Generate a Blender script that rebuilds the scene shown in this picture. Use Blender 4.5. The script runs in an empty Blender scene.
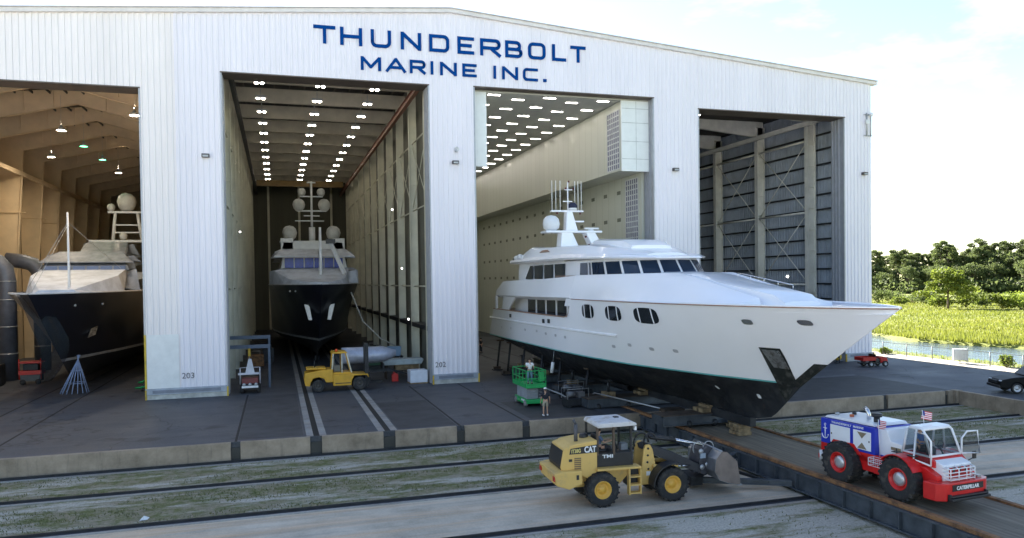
import bpy, bmesh, math, random
from mathutils import Vector, Matrix, Euler
S = bpy.context.scene
COL = S.collection
R_ = math.radians
rnd = random.Random(7)

# ------------------------------------------------------------ materials
def newmat(name):
    m = bpy.data.materials.new(name); m.use_nodes = True
    nt = m.node_tree; nt.nodes.clear()
    out = nt.nodes.new('ShaderNodeOutputMaterial'); b = nt.nodes.new('ShaderNodeBsdfPrincipled')
    nt.links.new(b.outputs[0], out.inputs[0])
    return m, nt, b, out
def N(nt, t, **k):
    n = nt.nodes.new(t)
    for a, v in k.items():
        if a in n.inputs: n.inputs[a].default_value = v
        else: setattr(n, a, v)
    return n
def mapping(nt, scale=(1,1,1), coord='Object'):
    tc = nt.nodes.new('ShaderNodeTexCoord'); mp = nt.nodes.new('ShaderNodeMapping')
    mp.inputs['Scale'].default_value = scale; nt.links.new(tc.outputs[coord], mp.inputs[0])
    return mp.outputs[0]
def noise(nt, vec, scale, detail=5, rough=.6):
    n = N(nt, 'ShaderNodeTexNoise'); n.inputs['Scale'].default_value = scale
    n.inputs['Detail'].default_value = detail; n.inputs['Roughness'].default_value = rough
    nt.links.new(vec, n.inputs['Vector']); return n.outputs['Fac']
def ramp(nt, fac, stops):
    r = nt.nodes.new('ShaderNodeValToRGB'); e = r.color_ramp.elements
    while len(e) < len(stops): e.new(.5)
    for i, (p, c) in enumerate(stops):
        e[i].position = p; e[i].color = (c[0], c[1], c[2], 1)
    nt.links.new(fac, r.inputs[0]); return r.outputs[0]
def mix(nt, fac, a, b, mode='MIX'):
    m = nt.nodes.new('ShaderNodeMix'); m.data_type = 'RGBA'; m.blend_type = mode
    for s, v in ((0, fac), (6, a), (7, b)):
        if isinstance(v, (int, float)): m.inputs[s].default_value = v
        elif isinstance(v, tuple): m.inputs[s].default_value = (v[0], v[1], v[2], 1)
        else: nt.links.new(v, m.inputs[s])
    return m.outputs[2]
def bump(nt, b, h, strength=.3, dist=.05):
    n = nt.nodes.new('ShaderNodeBump'); n.inputs['Strength'].default_value = strength
    n.inputs['Distance'].default_value = dist
    nt.links.new(h, n.inputs['Height']); nt.links.new(n.outputs[0], b.inputs['Normal'])
_mc = {}
def M(name, col, rough=.55, metal=0, var=.18, scale=1.5, stretch=(1,1,1), bmp=0, coat=0):
    """plain paint / metal / cloth with soft wear: colour varies by +-var"""
    if name in _mc: return _mc[name]
    m, nt, b, o = newmat(name)
    v = mapping(nt, stretch); f = noise(nt, v, scale, 6)
    lo = tuple(c*(1-var) for c in col); hi = tuple(min(1, c*(1+var*.6)) for c in col)
    c = ramp(nt, f, [(.3, lo), (.62, hi)])
    nt.links.new(c, b.inputs['Base Color'])
    b.inputs['Roughness'].default_value = rough; b.inputs['Metallic'].default_value = metal
    if coat: b.inputs['Coat Weight'].default_value = coat; b.inputs['Coat Roughness'].default_value = .08
    if bmp: bump(nt, b, noise(nt, v, scale*8, 4), bmp, .02)
    _mc[name] = m; return m
def dirty(name, col, dirt, amount=.5, rough=.5, metal=0, scale=1.2, coat=0):
    if name in _mc: return _mc[name]
    m, nt, b, o = newmat(name)
    v = mapping(nt); f = noise(nt, v, scale, 8, .7)
    c = ramp(nt, f, [(.35, dirt), (.35+.3*amount, col), (1, tuple(min(1, x*1.08) for x in col))])
    nt.links.new(c, b.inputs['Base Color'])
    r = ramp(nt, f, [(.3, (.85,)*3), (.6, (rough,)*3)]); nt.links.new(r, b.inputs['Roughness'])
    b.inputs['Metallic'].default_value = metal
    if coat: b.inputs['Coat Weight'].default_value = coat
    _mc[name] = m; return m
def EM(name, col, s):
    if name in _mc: return _mc[name]
    m, nt, b, o = newmat(name); nt.nodes.remove(b)
    e = N(nt, 'ShaderNodeEmission'); e.inputs[0].default_value = (*col, 1); e.inputs[1].default_value = s
    nt.links.new(e.outputs[0], o.inputs[0]); _mc[name] = m; return m
def GL(name, col=(.02,.025,.03), rough=.06):
    if name in _mc: return _mc[name]
    m, nt, b, o = newmat(name)
    b.inputs['Base Color'].default_value = (*col, 1); b.inputs['Roughness'].default_value = rough
    b.inputs['IOR'].default_value = 1.5; _mc[name] = m; return m
def TG(name, tint=(.75,.8,.82), a=.35):
    """thin see-through glass"""
    if name in _mc: return _mc[name]
    m, nt, b, o = newmat(name)
    b.inputs['Base Color'].default_value = (.05,.06,.07,1); b.inputs['Roughness'].default_value = .05
    t = N(nt, 'ShaderNodeBsdfTransparent'); t.inputs[0].default_value = (*tint, 1)
    x = N(nt, 'ShaderNodeMixShader'); x.inputs[0].default_value = a
    nt.links.new(t.outputs[0], x.inputs[1]); nt.links.new(b.outputs[0], x.inputs[2]); nt.links.new(x.outputs[0], o.inputs[0])
    _mc[name] = m; return m

# ------------------------------------------------------------ mesh builder
class MB:
    def __init__(s): s.v = []; s.f = []; s.mi = []; s.sm = []
    def add(s, vs, fs, mi=0, sm=False):
        n = len(s.v); s.v += [tuple(v) for v in vs]
        for f in fs: s.f.append(tuple(i+n for i in f)); s.mi.append(mi); s.sm.append(sm)
        return s
    def box(s, x0, x1, y0, y1, z0, z1, mi=0, mat=None):
        if x0 > x1: x0, x1 = x1, x0
        if y0 > y1: y0, y1 = y1, y0
        if z0 > z1: z0, z1 = z1, z0
        vs = [(x, y, z) for x in (x0, x1) for y in (y0, y1) for z in (z0, z1)]
        if mat: vs = [mat @ Vector(v) for v in vs]
        return s.add(vs, [(0,1,3,2),(4,6,7,5),(0,4,5,1),(2,3,7,6),(0,2,6,4),(1,5,7,3)], mi)
    def beam(s, p, q, w, h, mi=0, up=(0,0,1)):
        p = Vector(p); q = Vector(q); d = (q-p).normalized(); u = Vector(up)
        if abs(d.dot(u)) > .98: u = Vector((0,1,0))
        r = d.cross(u).normalized(); u = r.cross(d)
        vs = [e + r*a*w/2 + u*b*h/2 for e in (p, q) for a in (-1, 1) for b in (-1, 1)]
        return s.add(vs, [(0,1,3,2),(4,6,7,5),(0,4,5,1),(2,3,7,6),(0,2,6,4),(1,5,7,3)], mi)
    def ibeam(s, p, q, w, h, t=.05, mi=0):
        p = Vector(p); q = Vector(q); d = (q-p).normalized(); u = Vector((0,0,1))
        if abs(d.z) > .98: u = Vector((0,1,0))
        r = d.cross(u).normalized(); u = r.cross(d)
        s.beam(p+u*(h-t)/2, q+u*(h-t)/2, w, t, mi, u); s.beam(p-u*(h-t)/2, q-u*(h-t)/2, w, t, mi, u)
        return s.beam(p, q, t, h-2*t, mi, u)
    def tube(s, pts, r, n=8, mi=0, r2=None, cap=True):
        pts = [Vector(p) for p in pts]; rings = []; m = len(pts)
        for i, p in enumerate(pts):
            d = (pts[min(i+1, m-1)] - pts[max(i-1, 0)]).normalized()
            u = Vector((0,0,1)) if abs(d.z) < .9 else Vector((1,0,0))
            a = d.cross(u).normalized(); b = a.cross(d)
            rr = r[i] if isinstance(r, (list, tuple)) else (r if r2 is None else r + (r2-r)*i/(m-1))
            rings.append([p + a*math.cos(2*math.pi*k/n)*rr + b*math.sin(2*math.pi*k/n)*rr for k in range(n)])
        vs = [v for g in rings for v in g]; fs = []
        for i in range(m-1):
            for k in range(n):
                fs.append((i*n+k, i*n+(k+1) % n, (i+1)*n+(k+1) % n, (i+1)*n+k))
        if cap: fs += [tuple(range(n))[::-1], tuple((m-1)*n+k for k in range(n))]
        return s.add(vs, fs, mi, True)
    def cyl(s, p, q, r, n=16, mi=0, r2=None): return s.tube([p, q], r, n, mi, r2)
    def lathe(s, prof, c=(0,0,0), axis='z', n=20, mi=0, sm=True):
        """prof = [(radius, height)...]"""
        vs = []; fs = []
        for (r, h) in prof:
            for k in range(n):
                a = 2*math.pi*k/n; x, y = r*math.cos(a), r*math.sin(a)
                p = {'z': (x, y, h), 'y': (x, h, y), 'x': (h, x, y)}[axis]
                vs.append((p[0]+c[0], p[1]+c[1], p[2]+c[2]))
        for i in range(len(prof)-1):
            for k in range(n): fs.append((i*n+k, i*n+(k+1) % n, (i+1)*n+(k+1) % n, (i+1)*n+k))
        return s.add(vs, fs, mi, sm)
    def ball(s, c, r, n=16, mi=0, sq=(1,1,1)):
        prof = [(r*math.sin(math.pi*i/10), -r*math.cos(math.pi*i/10)) for i in range(11)]
        k = len(s.v); s.lathe(prof, (0,0,0), 'z', n, mi)
        s.v[k:] = [(x*sq[0]+c[0], y*sq[1]+c[1], z*sq[2]+c[2]) for x, y, z in s.v[k:]]
        return s
    def prism(s, poly, axis, a0, a1, mi=0, sm=False):
        """extrude a 2-D polygon; axis y: poly=(x,z); axis x: poly=(y,z); axis z: poly=(x,y)"""
        def P(u, v, a): return {'y': (u, a, v), 'x': (a, u, v), 'z': (u, v, a)}[axis]
        n = len(poly)
        vs = [P(u, v, a0) for u, v in poly] + [P(u, v, a1) for u, v in poly]
        fs = [tuple(range(n)), tuple(range(n, 2*n))[::-1]] + [(i, i+n, (i+1) % n+n, (i+1) % n) for i in range(n)]
        return s.add(vs, fs, mi, sm)
    def grid(s, rows, mi=0, sm=True, closed=False, skip=None):
        m = len(rows[0]); vs = [p for r in rows for p in r]; fs = []
        for i in range(len(rows)-1):
            for k in range(m if closed else m-1):
                if skip and skip(i, k): continue
                fs.append((i*m+k, i*m+(k+1) % m, (i+1)*m+(k+1) % m, (i+1)*m+k))
        return s.add(vs, fs, mi, sm)
    def build(s, name, mats, parent=None, bevel=0, loc=None, label=None, normals=True, solid=0):
        me = bpy.data.meshes.new(name); me.from_pydata(s.v, [], s.f)
        if not isinstance(mats, (list, tuple)): mats = [mats]
        for m in mats: me.materials.append(m)
        for p, i, q in zip(me.polygons, s.mi, s.sm): p.material_index = i; p.use_smooth = q
        if normals:
            bm = bmesh.new(); bm.from_mesh(me); bmesh.ops.remove_doubles(bm, verts=bm.verts, dist=1e-5)
            bmesh.ops.recalc_face_normals(bm, faces=bm.faces); bm.to_mesh(me); bm.free()
        me.update()
        o = bpy.data.objects.new(name, me); COL.objects.link(o)
        if parent: o.parent = parent
        if loc: o.location = loc
        if label: o['label'] = label
        if solid:
            d = o.modifiers.new('solid', 'SOLIDIFY'); d.thickness = solid; d.offset = 0
        if bevel:
            d = o.modifiers.new('bevel', 'BEVEL'); d.width = bevel; d.segments = 2; d.limit_method = 'ANGLE'; d.angle_limit = R_(35)
        return o

def tag(o, label, cat, group=None, kind=None):
    o['label'] = label; o['category'] = cat
    if group: o['group'] = group
    if kind: o['kind'] = kind
    return o
def thing(name, label, cat, loc=(0,0,0), rz=0, group=None):
    o = bpy.data.objects.new(name, None); COL.objects.link(o); o.empty_display_size = .3
    o.location = loc; o.rotation_euler = (0, 0, rz)
    return tag(o, label, cat, group)
def struct(o): o['kind'] = 'structure'; return o
def dup(o, loc=None, rz=None, label=None, scale=None, parent=None):
    c = o.copy(); COL.objects.link(c)
    if parent: c.parent = parent
    if loc is not None: c.location = loc
    if rz is not None: c.rotation_euler = (0, 0, rz)
    if scale is not None: c.scale = (scale if isinstance(scale, tuple) else (scale,)*3)
    if label: c['label'] = label
    for ch in list(o.children): dup(ch, parent=c)
    return c
def text_mesh(body, size, mat, parent, loc, rot, name='lettering', ext=.004, sx=1, bold=.0, align='LEFT'):
    cu = bpy.data.curves.new('txt', 'FONT'); cu.body = body; cu.size = size; cu.extrude = ext; cu.offset = bold
    cu.align_x = align; cu.resolution_u = 3
    t = bpy.data.objects.new('txt', cu); COL.objects.link(t)
    dg = bpy.context.evaluated_depsgraph_get(); me = bpy.data.meshes.new_from_object(t.evaluated_get(dg))
    bpy.data.objects.remove(t); bpy.data.curves.remove(cu)
    me.materials.clear(); me.materials.append(mat)
    o = bpy.data.objects.new(name, me); COL.objects.link(o); o.parent = parent
    o.location = loc; o.rotation_euler = rot; o.scale = (sx, 1, 1); return o
def skin_mesh(verts, edges, radii, sub=1):
    me = bpy.data.meshes.new('sk'); me.from_pydata(verts, edges, [])
    o = bpy.data.objects.new('sk', me); COL.objects.link(o)
    o.modifiers.new('s', 'SKIN')
    sv = me.skin_vertices[0].data
    for i, r in enumerate(radii): sv[i].radius = (r, r) if not isinstance(r, tuple) else r
    sv[0].use_root = True
    if sub: o.modifiers.new('u', 'SUBSURF').levels = sub; o.modifiers['u'].render_levels = sub
    dg = bpy.context.evaluated_depsgraph_get(); r = bpy.data.meshes.new_from_object(o.evaluated_get(dg))
    bpy.data.objects.remove(o); bpy.data.meshes.remove(me)
    for p in r.polygons: p.use_smooth = True
    return r

# ------------------------------------------------------------ camera, world, sun
cam = bpy.data.cameras.new('camera'); co = bpy.data.objects.new('camera', cam); COL.objects.link(co); S.camera = co
FPX = 750.7
cam.sensor_fit = 'HORIZONTAL'; cam.sensor_width = 36; cam.lens = FPX*36/1024
cam.shift_x = 6.9/1024; cam.shift_y = 25.5/1024; cam.clip_end = 6000; cam.clip_start = .5
yaw, pit, roll = .2949, .0198, -.0144
Fv = Vector((math.sin(yaw)*math.cos(pit), math.cos(yaw)*math.cos(pit), -math.sin(pit)))
R0 = Vector((math.cos(yaw), -math.sin(yaw), 0)); U0 = R0.cross(Fv)
Rv = R0*math.cos(roll) + U0*math.sin(roll); Uv = U0*math.cos(roll) - R0*math.sin(roll)
co.matrix_world = Matrix(((Rv.x, Uv.x, -Fv.x, -3.97), (Rv.y, Uv.y, -Fv.y, -62.0), (Rv.z, Uv.z, -Fv.z, 8.7), (0,0,0,1)))
S.render.resolution_x = 1024; S.render.resolution_y = 538
S.view_settings.view_transform = 'Standard'; S.view_settings.look = 'None'; S.view_settings.gamma = 1
S.view_settings.exposure = 2.5
S.render.engine = 'CYCLES'
S.cycles.max_bounces = 8; S.cycles.diffuse_bounces = 5; S.cycles.use_denoising = True; S.cycles.caustics_reflective = False
EL, AZ = 31.0, -4.0     # sun behind the hangar, a touch left of +Y
w = bpy.data.worlds.new('World'); S.world = w; w.use_nodes = True; nt = w.node_tree
bg = nt.nodes['Background']; sky = nt.nodes.new('ShaderNodeTexSky'); sky.sky_type = 'NISHITA'; sky.sun_disc = False
sky.sun_elevation = R_(EL); sky.sun_rotation = R_(AZ); sky.dust_density = .25; sky.ozone_density = 1.6; sky.air_density = 1.0
# thin wisps of cloud in the sky itself
tc = nt.nodes.new('ShaderNodeTexCoord'); mp = nt.nodes.new('ShaderNodeMapping'); mp.inputs['Scale'].default_value = (1.6, 3.2, 7)
mp.inputs['Rotation'].default_value = (0, .35, .5)
nt.links.new(tc.outputs['Generated'], mp.inputs[0])
f = noise(nt, mp.outputs[0], 1.7, 7, .62)
cr = ramp(nt, f, [(.54, (0,0,0)), (.74, (1,1,1))])
mm = N(nt, 'ShaderNodeMath', operation='MULTIPLY'); nt.links.new(cr, mm.inputs[0]); mm.inputs[1].default_value = .75
hs_ = nt.nodes.new('ShaderNodeHueSaturation'); hs_.inputs['Saturation'].default_value = .95; nt.links.new(sky.outputs[0], hs_.inputs['Color'])
cl = mix(nt, mm.outputs[0], hs_.outputs[0], (5.2, 5.3, 5.4))
nt.links.new(cl, bg.inputs[0]); bg.inputs[1].default_value = .052
sl = bpy.data.lights.new('sun', 'SUN'); sl.energy = 4.9; sl.angle = R_(.53); sl.color = (1, .95, .86)
so = bpy.data.objects.new('sun', sl); COL.objects.link(so)
sd = Vector((math.sin(R_(AZ))*math.cos(R_(EL)), math.cos(R_(AZ))*math.cos(R_(EL)), math.sin(R_(EL))))
so.rotation_euler = sd.to_track_quat('Z', 'Y').to_euler()
# ============================================================ GROUND
def asphalt():
    m, nt, b, o = newmat('asphalt')
    v = mapping(nt); big = noise(nt, v, .12, 6, .65); fine = noise(nt, v, 9, 3)
    v2 = mapping(nt, (.05, .9, 1)); st = noise(nt, v2, 1, 6, .7)
    c = ramp(nt, big, [(.33, (.046,.052,.064)), (.6, (.072,.079,.093)), (.75, (.100,.107,.118))])
    c = mix(nt, .45, c, ramp(nt, st, [(.35, (.028,.033,.044)), (.7, (.095,.103,.12))]))
    c = mix(nt, .22, c, ramp(nt, fine, [(.3, (.02,.02,.02)), (.7, (.16,.16,.16))]))
    vo = N(nt, 'ShaderNodeTexVoronoi', feature='DISTANCE_TO_EDGE'); vo.inputs['Scale'].default_value = .13
    wv = N(nt, 'ShaderNodeVectorMath', operation='ADD'); nn = N(nt, 'ShaderNodeTexNoise'); nn.inputs['Scale'].default_value = .8
    nt.links.new(v, nn.inputs['Vector']); nt.links.new(v, wv.inputs[0]); nt.links.new(nn.outputs['Color'], wv.inputs[1])
    nt.links.new(wv.outputs[0], vo.inputs['Vector'])
    ck = ramp(nt, vo.outputs['Distance'], [(.0, (1,1,1)), (.0055, (0,0,0))])
    c = mix(nt, ck, c, (.024,.025,.028))
    oil = ramp(nt, noise(nt, v, .42, 4, .55), [(.60, (0,0,0)), (.68, (.75,)*3)]); c = mix(nt, oil, c, (.022,.024,.028))
    nt.links.new(c, b.inputs['Base Color'])
    nt.links.new(ramp(nt, big, [(.3, (.5,)*3), (.7, (.8,)*3)]), b.inputs['Roughness'])
    bump(nt, b, fine, .25, .02); return m
def concrete(name='concrete', tone=1.0, rust=.5, tint=(1,1,1)):
    m, nt, b, o = newmat(name)
    v = mapping(nt); f = noise(nt, v, .5, 8, .7); g = noise(nt, mapping(nt, (.07, 1.1, 1)), 1, 6, .7)
    fine = noise(nt, v, 14, 3)
    c = ramp(nt, f, [(.3, (.23*tone,.22*tone,.2*tone)), (.7, (.40*tone,.385*tone,.36*tone))])
    rs = mix(nt, ramp(nt, g, [(.46, (0,0,0)), (.66, (1,1,1))]), c, (.43*tone,.33*tone,.24*tone))
    c = mix(nt, rust, c, rs)
    dk = ramp(nt, noise(nt, mapping(nt, (.05, .8, 1)), 2.3, 5, .6), [(.36, (.72,.72,.73)), (.55, (1,1,1))])
    c = mix(nt, .8, c, dk, 'MULTIPLY')
    c = mix(nt, .12, c, ramp(nt, fine, [(.35, (.05,)*3), (.65, (.6,)*3)]))
    c = mix(nt, 1.0, c, tint, 'MULTIPLY')
    nt.links.new(c, b.inputs['Base Color']); b.inputs['Roughness'].default_value = .85
    bump(nt, b, fine, .3, .02); return m
def wallcon():
    m, nt, b, o = newmat('dock_wall_concrete')
    v = mapping(nt); f = noise(nt, v, .9, 8, .7); g = noise(nt, mapping(nt, (2.2, 2.2, .25)), 1, 6, .7)
    c = ramp(nt, f, [(.3, (.22,.175,.125)), (.7, (.45,.36,.27))])
    c = mix(nt, ramp(nt, g, [(.55, (0,0,0)), (.8, (.7,)*3)]), c, (.10,.09,.07))
    nt.links.new(c, b.inputs['Base Color']); b.inputs['Roughness'].default_value = .9
    bump(nt, b, noise(nt, v, 10, 4), .35, .03); return m
def gravel_grass():
    m, nt, b, o = newmat('grass_and_gravel')
    v = mapping(nt); vs = mapping(nt, (.16, .62, 1)); pat = noise(nt, vs, 1.0, 9, .72)
    fine = noise(nt, v, 11, 6, .75); md = noise(nt, v, 1.6, 6, .7)
    grass = ramp(nt, fine, [(.32, (.070,.080,.022)), (.52, (.145,.160,.045)), (.72, (.26,.26,.10))])
    dry = ramp(nt, fine, [(.3, (.17,.145,.09)), (.7, (.42,.36,.25))])
    grv = ramp(nt, fine, [(.3, (.27,.245,.205)), (.5, (.50,.46,.39)), (.72, (.76,.71,.61))])
    c = mix(nt, ramp(nt, md, [(.40, (0,0,0)), (.60, (1,1,1))]), grass, dry)
    sep = N(nt, 'ShaderNodeSeparateXYZ'); nt.links.new(v, sep.inputs[0])
    near = N(nt, 'ShaderNodeMapRange'); near.inputs[1].default_value = -34.6; near.inputs[2].default_value = -35.6
    nt.links.new(sep.outputs[1], near.inputs[0])
    a = N(nt, 'ShaderNodeMath', operation='MULTIPLY_ADD'); a.inputs[1].default_value = .07
    nt.links.new(near.outputs[0], a.inputs[0]); nt.links.new(pat, a.inputs[2])
    c = mix(nt, ramp(nt, a.outputs[0], [(.50, (0,0,0)), (.60, (1,1,1))]), c, grv)
    nt.links.new(c, b.inputs['Base Color']); b.inputs['Roughness'].default_value = .95
    bump(nt, b, fine, .9, .08); return m
def marshmat():
    m, nt, b, o = newmat('marsh_grass_ground')
    v = mapping(nt); f = noise(nt, mapping(nt, (.25, .12, 1)), .12, 7, .6); g = noise(nt, v, .9, 6, .7)
    c = ramp(nt, f, [(.35, (.11,.15,.018)), (.52, (.19,.21,.03)), (.68, (.27,.24,.06))])
    c = mix(nt, .35, c, ramp(nt, g, [(.3, (.06,.09,.02)), (.7, (.38,.38,.1))]))
    nt.links.new(c, b.inputs['Base Color']); b.inputs['Roughness'].default_value = .9; bump(nt, b, g, .8, .3); return m
ASPH, CONC, WALLC, GG, MARSH = asphalt(), concrete(), wallcon(), gravel_grass(), marshmat()
LANE = concrete('lane_concrete', 1.62, .85, (1.06, .97, .84))
STEEL = M('steel_blue_grey', (.075,.088,.105), .5, .3, .35, 2)
DSTEEL = M('steel_dark', (.028,.03,.034), .55, .3, .4, 3)
RUST = dirty('rusty_steel', (.30,.15,.065), (.09,.05,.03), .7, .85, .1, 2.5)
GALV = M('galvanised', (.42,.43,.44), .45, .6, .15, 4)
BLACK = M('black_paint', (.018,.018,.02), .45, 0, .2)
RUBBER = dirty('rubber', (.022,.022,.023), (.075,.066,.055), .45, .85, 0, 3)
WHITE = M('white_paint', (.78,.79,.80), .4, 0, .05)
GLASS = GL('dark_glass')
WOOD = M('timber', (.30,.21,.12), .85, 0, .45, 3, (.4, 3, 3), .4)

def sheet(name, poly, z, mat, label=None):
    o = MB().add([(x, y, z) for x, y in poly], [tuple(range(len(poly)))]).build(name, mat)
    for p in o.data.polygons:
        if p.normal.z < 0: p.flip()
    return struct(o)
BIG = 4000
sheet('ground', [(-BIG,-BIG),(BIG,-BIG),(BIG,BIG),(-BIG,BIG)], -3.2, MARSH)
# pit floor beside the apron (one metre lower)
o = MB().box(-200, 44.2, -220, -18.4, -3, -1.0).build('yard_ground', GG); struct(o)
# apron: the raised asphalt quay in one block, L-shaped
ap = MB().prism([(-200,-18.38),(-44,-18.38),(44.2,-18.38),(44.2,-140),(57,-140),(57,200),(-200,200)], 'z', -3.1, 0)
struct(ap.build('apron', ASPH))
struct(MB().box(-160, 43.9, -200, -58, -1.02, -.985).build('bounce_slab', M('bounce_pale', (.62,.62,.66), .9, 0, .15, .3)))  # unseen pale slab behind the camera, added to bounce sunlight onto the facade
# retaining wall of the quay with its openings for the rail channels
wt = thing('retaining_wall', 'weathered tan concrete retaining wall along the sunken yard', 'retaining wall')
wm = MB(); wd = MB()
notches = [(-6.55,-6.05),(-2.35,-1.7),(1.75,2.45),(6.1,6.6),(10.2,10.7),(37.4,37.8),(43.0,43.3)]
xs = -60.0
for a, b2 in notches + [(44.2, 44.2)]:
    wm.box(xs, a, -18.62, -18.30, -1.02, .012); xs = b2
    if a < 44: wd.box(a, b2, -18.50, -18.32, -1.02, -.30)
wm.box(43.96, 44.3, -140, -18.625, -1.02, .014)
wm.box(43.75, 44.33, -18.9, -18.3, -1.02, .05)
wm.build('wall', WALLC, wt, .01); wd.build('rail_pocket', M('pocket_concrete', (.05,.048,.042), .6), wt)  # pocket backs coloured much darker than the wall face
# light strip (worn kerb edge) is the wall top itself. lanes and crane rails in the yard
struct(MB().box(-120, 18.1, -34.55, -29.25, -1.05, -.985).build('concrete_lane', LANE))
struct(MB().box(22.4, 43.9, -34.55, -29.25, -1.05, -.985).build('concrete_lane', LANE))
def crane_rail(y, x0, x1, lip=True):
    k = MB(); k.box(x0, x1, y-.26, y+.26, -1.04, -.965, 0); k.box(x0, x1, y-.035, y+.035, -.965, -.87, 1)
    k.box(x0, x1, y-.46, y-.27, -1.04, -.955, 2)
    return struct(k.build('crane_rail', [M('rail_bed', (.022,.025,.034), .7, 0, .3), DSTEEL, CONC]))
for y in (-18.95, -23.65, -29.05, -34.75):
    crane_rail(y, -120, 18.05); crane_rail(y, 22.45, 43.9)
# apron rail channels in front of the second bay (pale concrete strips with a dark slot)
for cx in (-1.98, 2.05):
    k = MB(); k.box(cx-.55, cx-.17, -18.3, 88, -.02, .006); k.box(cx+.17, cx+.55, -18.3, 88, -.02, .006)
    struct(k.build('rail_kerb', CONC)); struct(MB().box(cx-.16, cx+.16, -18.3, 88, -.03, .004).build('rail_slot', M('slot', (.014,.013,.012), .8, 0, .4, 3)))
for cx in (-18.65, -21.9, 18.5, 22.0, -6.3, 6.35, 10.45):
    struct(MB().box(cx-.07, cx+.07, -18.3, 88 if abs(cx) > 12 else -.3, -.03, .004).build('rail_slot', M('slot', (.04,.035,.03), .8)))
# asphalt patches and joints, a few mm proud
for (x0, x1, y0, y1, c) in [(-6.2,-2.7,-17.9,-1.2,.055),(2.7,6.2,-18,-8,.048),(25,43.9,-18.1,-9,.036),(30,44,-8.9,-8.2,.12),(-40,-24,-17,-1,.05),(11,16,-17.9,-11,.04),(36,50,-5.5,-5.1,.11)]:
    struct(MB().add([(x0,y0,.004),(x1,y0,.004),(x1,y1,.004),(x0,y1,.004)], [(0,1,2,3)]).build('asphalt_patch', M('patch%g' % c, (c,c*1.03,c*1.12), .7, 0, .35, .8, bmp=.2)))
# sunlit path along the waterside and the grassy bank
struct(MB().box(57.02, 60.2, -140, 200, -.3, .012).build('path', M('path_concrete', (.40,.36,.30), .9, 0, .2, 1)))
bk = MB(); rows = []
for i, y in enumerate(range(-140, 201, 4)):
    rows.append([(60.2, y, .0), (61.8, y, .12), (64, y, -.2+rnd.uniform(-.1,.1)), (68, y, -.9), (72+rnd.uniform(-.8,.8), y, -1.75), (76, y, -2.6)])
bk.grid(rows); struct(bk.build('bank', M('bank_grass', (.14,.15,.045), .95, 0, .5, .9, bmp=.6)))
# water
m, nt, b, o_ = newmat('water'); v = mapping(nt, (.5, .25, 1)); b.inputs['Base Color'].default_value = (.06,.085,.11,1)
b.inputs['Roughness'].default_value = .12; b.inputs['IOR'].default_value = 1.33; bump(nt, b, noise(nt, v, 1.6, 5), .5, .25)
struct(MB().add([(57.5,-400,-2.05),(130,-400,-2.05),(130,600,-2.05),(57.5,600,-2.05)], [(0,1,2,3)]).build('water', m))
# marsh beyond it
mk = MB(); rows = []
for i in range(0, 130):
    y = -300 + i*7; e = 95 + 3*math.sin(i*.9) + rnd.uniform(-1.5,1.5) + (y-20)*-.03
    rows.append([(e, y, -2.3), (e+.8, y, -1.6), (e+6, y, -1.4), (e+60, y, -1.45), (e+200, y, -1.4), (2500, y+(y-20)*6, -1.5)])
mk.grid(rows); struct(mk.build('marsh', MARSH))

# ============================================================ HANGAR
def ztop(x): return 31.2 - (.0765 if x > 10.4 else .0870)*abs(x-10.4)
FW = M('facade_white', (.84,.81,.86), .5, 0, .045, .35, (1.2, 1.2, .1))
FW2 = M('facade_cream', (.87,.82,.81), .5, 0, .045, .35, (1.2, 1.2, .1))
JAMB = M('jamb_grey', (.42,.43,.46), .4, .2, .1)
hg = thing('boat_hangar', 'huge white ribbed metal boatyard hangar with four tall door openings and blue lettering', 'hangar')
OP = [(-31.2,-13.5,23.45),(-7.85,8.5,25.0),(12.3,29.35,25.1),(33.9,50.5,24.35)]
def ribbed(mb, x0, x1, zb, zt, y=0.0, pitch=.42, dep=.075, rw=.12, mi=0):
    xs = [x0]; k = math.ceil(x0/pitch + 1e-6)
    pts = [(x0, 0)]
    while k*pitch < x1:
        a = k*pitch
        for dx, d in ((-rw/2-.03, 0), (-rw/2, dep), (rw/2, dep), (rw/2+.03, 0)):
            if x0 < a+dx < x1: pts.append((a+dx, d))
        k += 1
    pts.append((x1, 0))
    for (a, da), (c, dc) in zip(pts, pts[1:]):
        mb.add([(a, y-da, zb), (c, y-dc, zb), (c, y-dc, zt(c)), (a, y-da, zt(a))], [(0,1,2,3)], mi)
fr = MB(); edges = [-34.0] + [e for o3 in OP for e in o3[:2]] + [53.7]
segs = []
xs_ = sorted(set([-34.0, -11.1, 53.7] + [e for o3 in OP for e in o3[:2]]))
for a, c in zip(xs_, xs_[1:]):
    mid = (a+c)/2; hd = [o3 for o3 in OP if o3[0] < mid < o3[1]]
    ribbed(fr, a, c, hd[0][2] if hd else .8, ztop, mi=1 if mid < -11.1 else 0)
fr.build('front_wall', [FW, FW2], hg, normals=False)
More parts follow.
